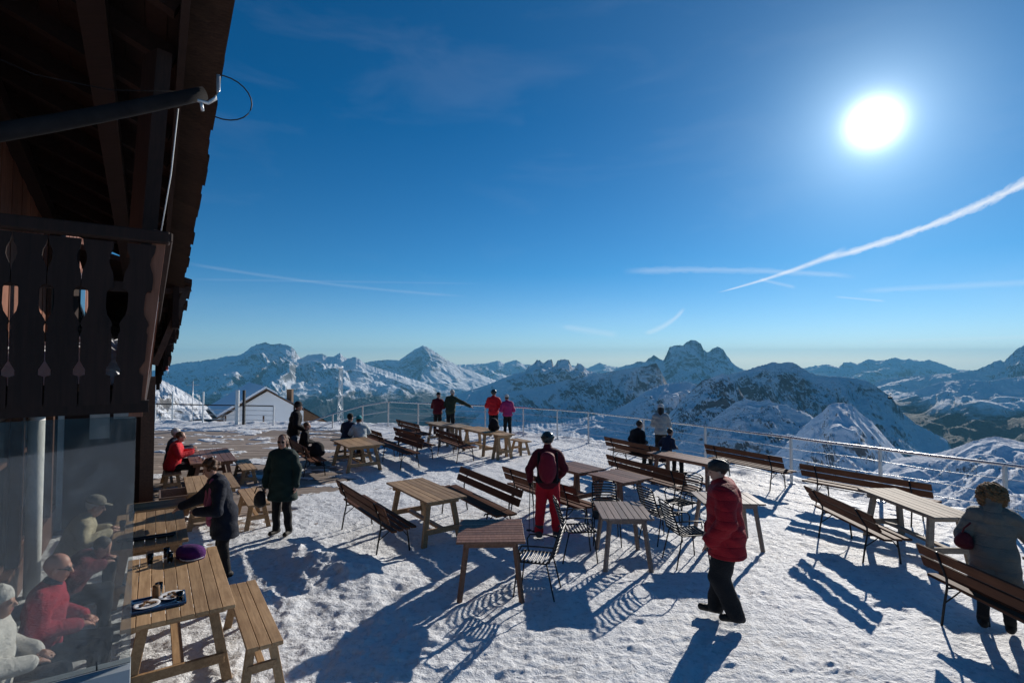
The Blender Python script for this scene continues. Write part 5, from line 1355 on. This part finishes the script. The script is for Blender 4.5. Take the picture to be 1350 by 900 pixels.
# two guests behind the far tan table
person((-5.05, 16.3), 20, 'guest in a blue black jacket and dark hat seated left at the far tan table', sit=True, H=1.72, lean=14, jacket='blue_black', puff=.05, trousers='black_cloth', hat='black_wool', hair='dark', arms='table', vox=.015)
person((-4.50, 15.9), -30, 'guest in a pale jacket with a turquoise hat seated at the far tan table', sit=True, H=1.70, lean=22, jacket='pale_jacket', puff=.055, trousers='black_cloth', hat='turq_wool', hair='dark', collar='turquoise', arms='table', vox=.015)
# pairs at the rail
person((-2.98, 21.35), 12, 'person in a dark red jacket at the rail, left of the leaning man', H=1.68, lean=8, jacket='wine_red', jlen=.85, puff=.05, trousers='black_cloth', hat='black_wool', vox=.016, arms=(((-.26, .08, 1.16), (-.14, .30, 1.10)), ((.26, .08, 1.16), (.12, .30, 1.10))))
person((-2.45, 21.2), 24, 'man in a dark green jacket leaning one arm on the rail', H=1.82, lean=12, jacket='dull_green', jlen=.85, puff=.05, trousers='black_cloth', hair='grey', vox=.016, arms=(((-.26, .05, 1.14), (-.12, .28, 1.10)), ((.42, .18, 1.26), (.66, .34, 1.12))))
person((-.72, 20.75), 5, 'person in a red jacket and dark helmet standing at the rail beside a pink jacket', H=1.82, lean=5, jacket='bright_red', jlen=.86, puff=.05, trousers='black_cloth', hat='helmet', vox=.016, boots='ski', arms=(((-.27, .05, 1.15), (-.15, .26, 1.10)), ((.27, .05, 1.15), (.15, .26, 1.10))))
HELM['person in a p'[:12]] = WHH
person((-.17, 20.6), -20, 'person in a pink and black jacket with pale hat at the rail', H=1.64, lean=8, jacket='pink_jacket', jlen=.84, puff=.05, trousers='black_cloth', hat='white_wool', hair='dark', vox=.016, arms=(((-.27, .05, 1.15), (-.15, .26, 1.08)), ((.28, .05, 1.12), (.15, .26, 1.12))))
# right far group
person((3.38, 14.62), 62, 'dark haired person in black seated with back turned at the far rail bench', sit=True, H=1.72, lean=12, jacket='black_coat', puff=.05, trousers='black_cloth', hair='dark', arms='lap', vox=.015)
person((3.95, 13.75), 62, 'person in a blue black jacket seated beside the standing woman in white', sit=True, H=1.5, lean=16, jacket='blue_black', puff=.03, trousers='black_cloth', hair='dark', arms='lap', vox=.015)
person((4.35, 15.6), 20, 'woman in a white jacket with long dark hair and pale hat standing at the rail', H=1.68, lean=4, jacket='white_jacket', jlen=.84, puff=.045, trousers='black_cloth', hat='white_wool', hair='dark', hairlen=.22, vox=.014, wide=.95, arms=(((-.24, .06, 1.14), (-.14, .26, 1.10)), ((.25, .06, 1.14), (.14, .28, 1.2))))
# woman with fur hood
person((5.38, 6.0), 40, 'woman in a long quilted taupe parka with a brown fur hood at the right edge', H=1.55, lean=12, jacket='taupe_parka', jlen=.42, puff=.062, trousers='black_cloth', hat='furhood', hair=None, vox=.011, wide=1.0, nod=8, gloves='black_cloth',
       arms=(((-.30, .04, 1.13), (-.24, .26, .98)), ((.38, .14, 1.12), (.42, .42, 1.0))))
# guests by the inn
person((-7.84, 12.33), 62, 'guest in a bright red jacket seated at the dark reddish table', sit=True, H=1.72, lean=12, jacket='bright_red', puff=.05, trousers='black_cloth', hair='brown', arms='table', vox=.013, nod=6)
person((-8.25, 12.95), 60, 'guest in a white cap and dark blue jacket seated farthest by the inn', sit=True, H=1.70, lean=6, jacket='blue_black', puff=.05, trousers='black_cloth', hat='white_wool', hair='grey', arms='table', vox=.014)
person((-4.02, 4.58), 62, 'old bald man in a crimson jacket seated behind the glass pane', sit=True, H=1.72, lean=8, jacket='crimson', puff=.045, trousers='black_cloth', hair=None, arms='lap', vox=.009, skin=SKIN_R, collar='blue_black', nod=8, seat=.46, glasses=True)
person((-5.38, 6.48), 52, 'man in a beige jacket and green grey peaked cap eating behind the glass pane', sit=True, H=1.74, lean=22, jacket='beige_jacket', puff=.05, trousers='dark_brown', hat='cap', hair='grey', arms='table', vox=.010, nod=10)
person((-4.72, 5.55), 58, 'person in a dull crimson jacket seated between the bald man and the capped man', sit=True, H=1.50, lean=40, jacket='wine_red', puff=.06, trousers='black_cloth', hair='dark', arms='table', vox=.012, nod=20)
person((-3.90, 4.00), 60, 'person in a pale grey jacket at the lower left corner, cut by the picture edge', sit=True, H=1.60, lean=5, jacket='white_wool', puff=.05, trousers='dark_brown', hat='white_wool', hair='grey', arms='lap', vox=.011)

# things people carry
bp = empty('backpack', (.60, 9.02, 0), -rad(4), 'wine red backpack with black waist belt on the back of the skier in red', 'backpack')
V, Fq = surface([('e', (0, -.225, 1.22), (.150, .10, .25), None), ('e', (0, -.20, 1.40), (.12, .08, .09), None, .03), ('e', (0, -.29, 1.13), (.10, .045, .12), None, .02)], .011, ((-.3, -.45, .85), (.3, .05, 1.6)), .02, .003)
mesh_np('bag_body', V, Fq, cm('pack_red', (.22, .012, .028), .6), bp, True)
V, Fq = surface([('c', (-.15, -.10, 1.45), (-.15, -.17, 1.02), .022, .02), ('c', (.15, -.10, 1.45), (.15, -.17, 1.02), .022, .02), ('c', (-.17, -.13, .99), (.17, -.13, .99), .03, .03), ('c', (-.19, .02, .99), (-.15, -.14, .99), .026, .03), ('c', (.19, .02, .99), (.15, -.14, .99), .026, .03)], .011, ((-.35, -.45, .85), (.35, .2, 1.6)), .01)
mesh_np('strap', V, Fq, cm('black_cloth', *TC['black_cloth']), bp, True)
for i, (x, lb) in enumerate(((-.30, 'black ski pole in the left hand of the skier in red, outer one'), (-.26, 'black ski pole in the left hand of the skier in red, inner one'))):
    sp = empty('ski_pole', (.60, 9.02, 0), -rad(4), lb, 'ski pole', 'ski poles of the skier in red')
    mb = MB(); mb.tube([(x, .19, 1.02), (x-.02+i*.05, .16-.05*i, .02)], .008, 7, .006); mb.build('shaft', M['iron'], sp)
    mb = MB(); mb.tube([(x, .20, 1.10), (x, .19, .98)], .015, 8); mb.build('grip', M['rubber'], sp)
    mb = MB(); mb.lathe([(0, 0), (.05, .004), (.045, .016), (0, .02)], (x-.02+i*.05, .165-.05*i, .08), 12); mb.build('basket', M['rubber'], sp)
def bag(name, loc, az, size, mat, label, cat, strap=None, sc=1.0):
    b_ = empty(name, loc, -rad(az), label, cat)
    V, Fq = surface([('e', (0, 0, 0), (size[0]*.62, size[1]*.7, size[2]*.6), None), ('c', (-size[0]*.3, 0, -size[2]*.25), (size[0]*.3, 0, -size[2]*.25), size[1]*.55, size[1]*.55, .03)], .011, ((-.4, -.3, -.4), (.4, .3, .4)), .03, .004)
    mesh_np('bag_body', V, Fq, mat, b_, True)
    if strap: mb = MB(); mb.tube(strap, .010, 7); mb.build('strap', mat, b_)
    return b_
DB = cm('dark_leather', (.015, .013, .013), .45)
bag('handbag', (-4.24, 9.02, .66), 8, (.16, .10, .24), DB, 'black handbag hanging from the hand of the man in the dark green coat', 'bag', [(-.10, 0, .1), (-.06, 0, .2), (.03, 0, .2), (.08, 0, .1)])
bag('shoulder_bag', (5.13, 6.10, .96), 40, (.13, .09, .16), cm('bag_red', (.09, .008, .014), .5), 'dark red shoulder bag on the hip of the fur hooded woman', 'bag', [(-.02, 0, .06), (.0, -.03, .14), (.06, -.06, .22)])
bag('rucksack', (-5.25, 14.4, .60), -30, (.30, .20, .34), cm('black_cloth', *TC['black_cloth']), 'black rucksack lying on the shaded bench beside the far tan table', 'backpack')
bag('knit_hat', (-3.66, 6.13, .82), 20, (.26, .18, .12), cm('purple_wool', (.08, .015, .12), .9), 'purple knitted hat lying at the far end of the nearest table', 'hat')
bag('rucksack', (-.58, 17.0, .95), 0, (.25, .2, .34), cm('black_cloth', *TC['black_cloth']), 'black rucksack standing on the far light brown table', 'backpack')

# ------------------------------------------------------------------ air
hz = MB(); hz.box((0, 0, 0), (78000, 78000, 3800)) ; hz.v = [(x, y, -1480 if z < 0 else 760) for x, y, z in hz.v]
ho = hz.build('haze', (lambda m: m)(bpy.data.materials.new('haze_air')))
hm = ho.data.materials[0]; hm.use_nodes = True; t = hm.node_tree; t.nodes.clear()
out = N(t, 'ShaderNodeOutputMaterial'); pv = N(t, 'ShaderNodeVolumePrincipled')
pv.inputs['Color'].default_value = (0.24, 0.68, 1.0, 1); pv.inputs['Density'].default_value = 2.1e-5; pv.inputs['Anisotropy'].default_value = 0.0
t.links.new(pv.outputs[0], out.inputs['Volume'])
tag(ho, kind='stuff'); ho['label'] = 'thin blue mountain air fading the far peaks'; ho['category'] = 'haze'
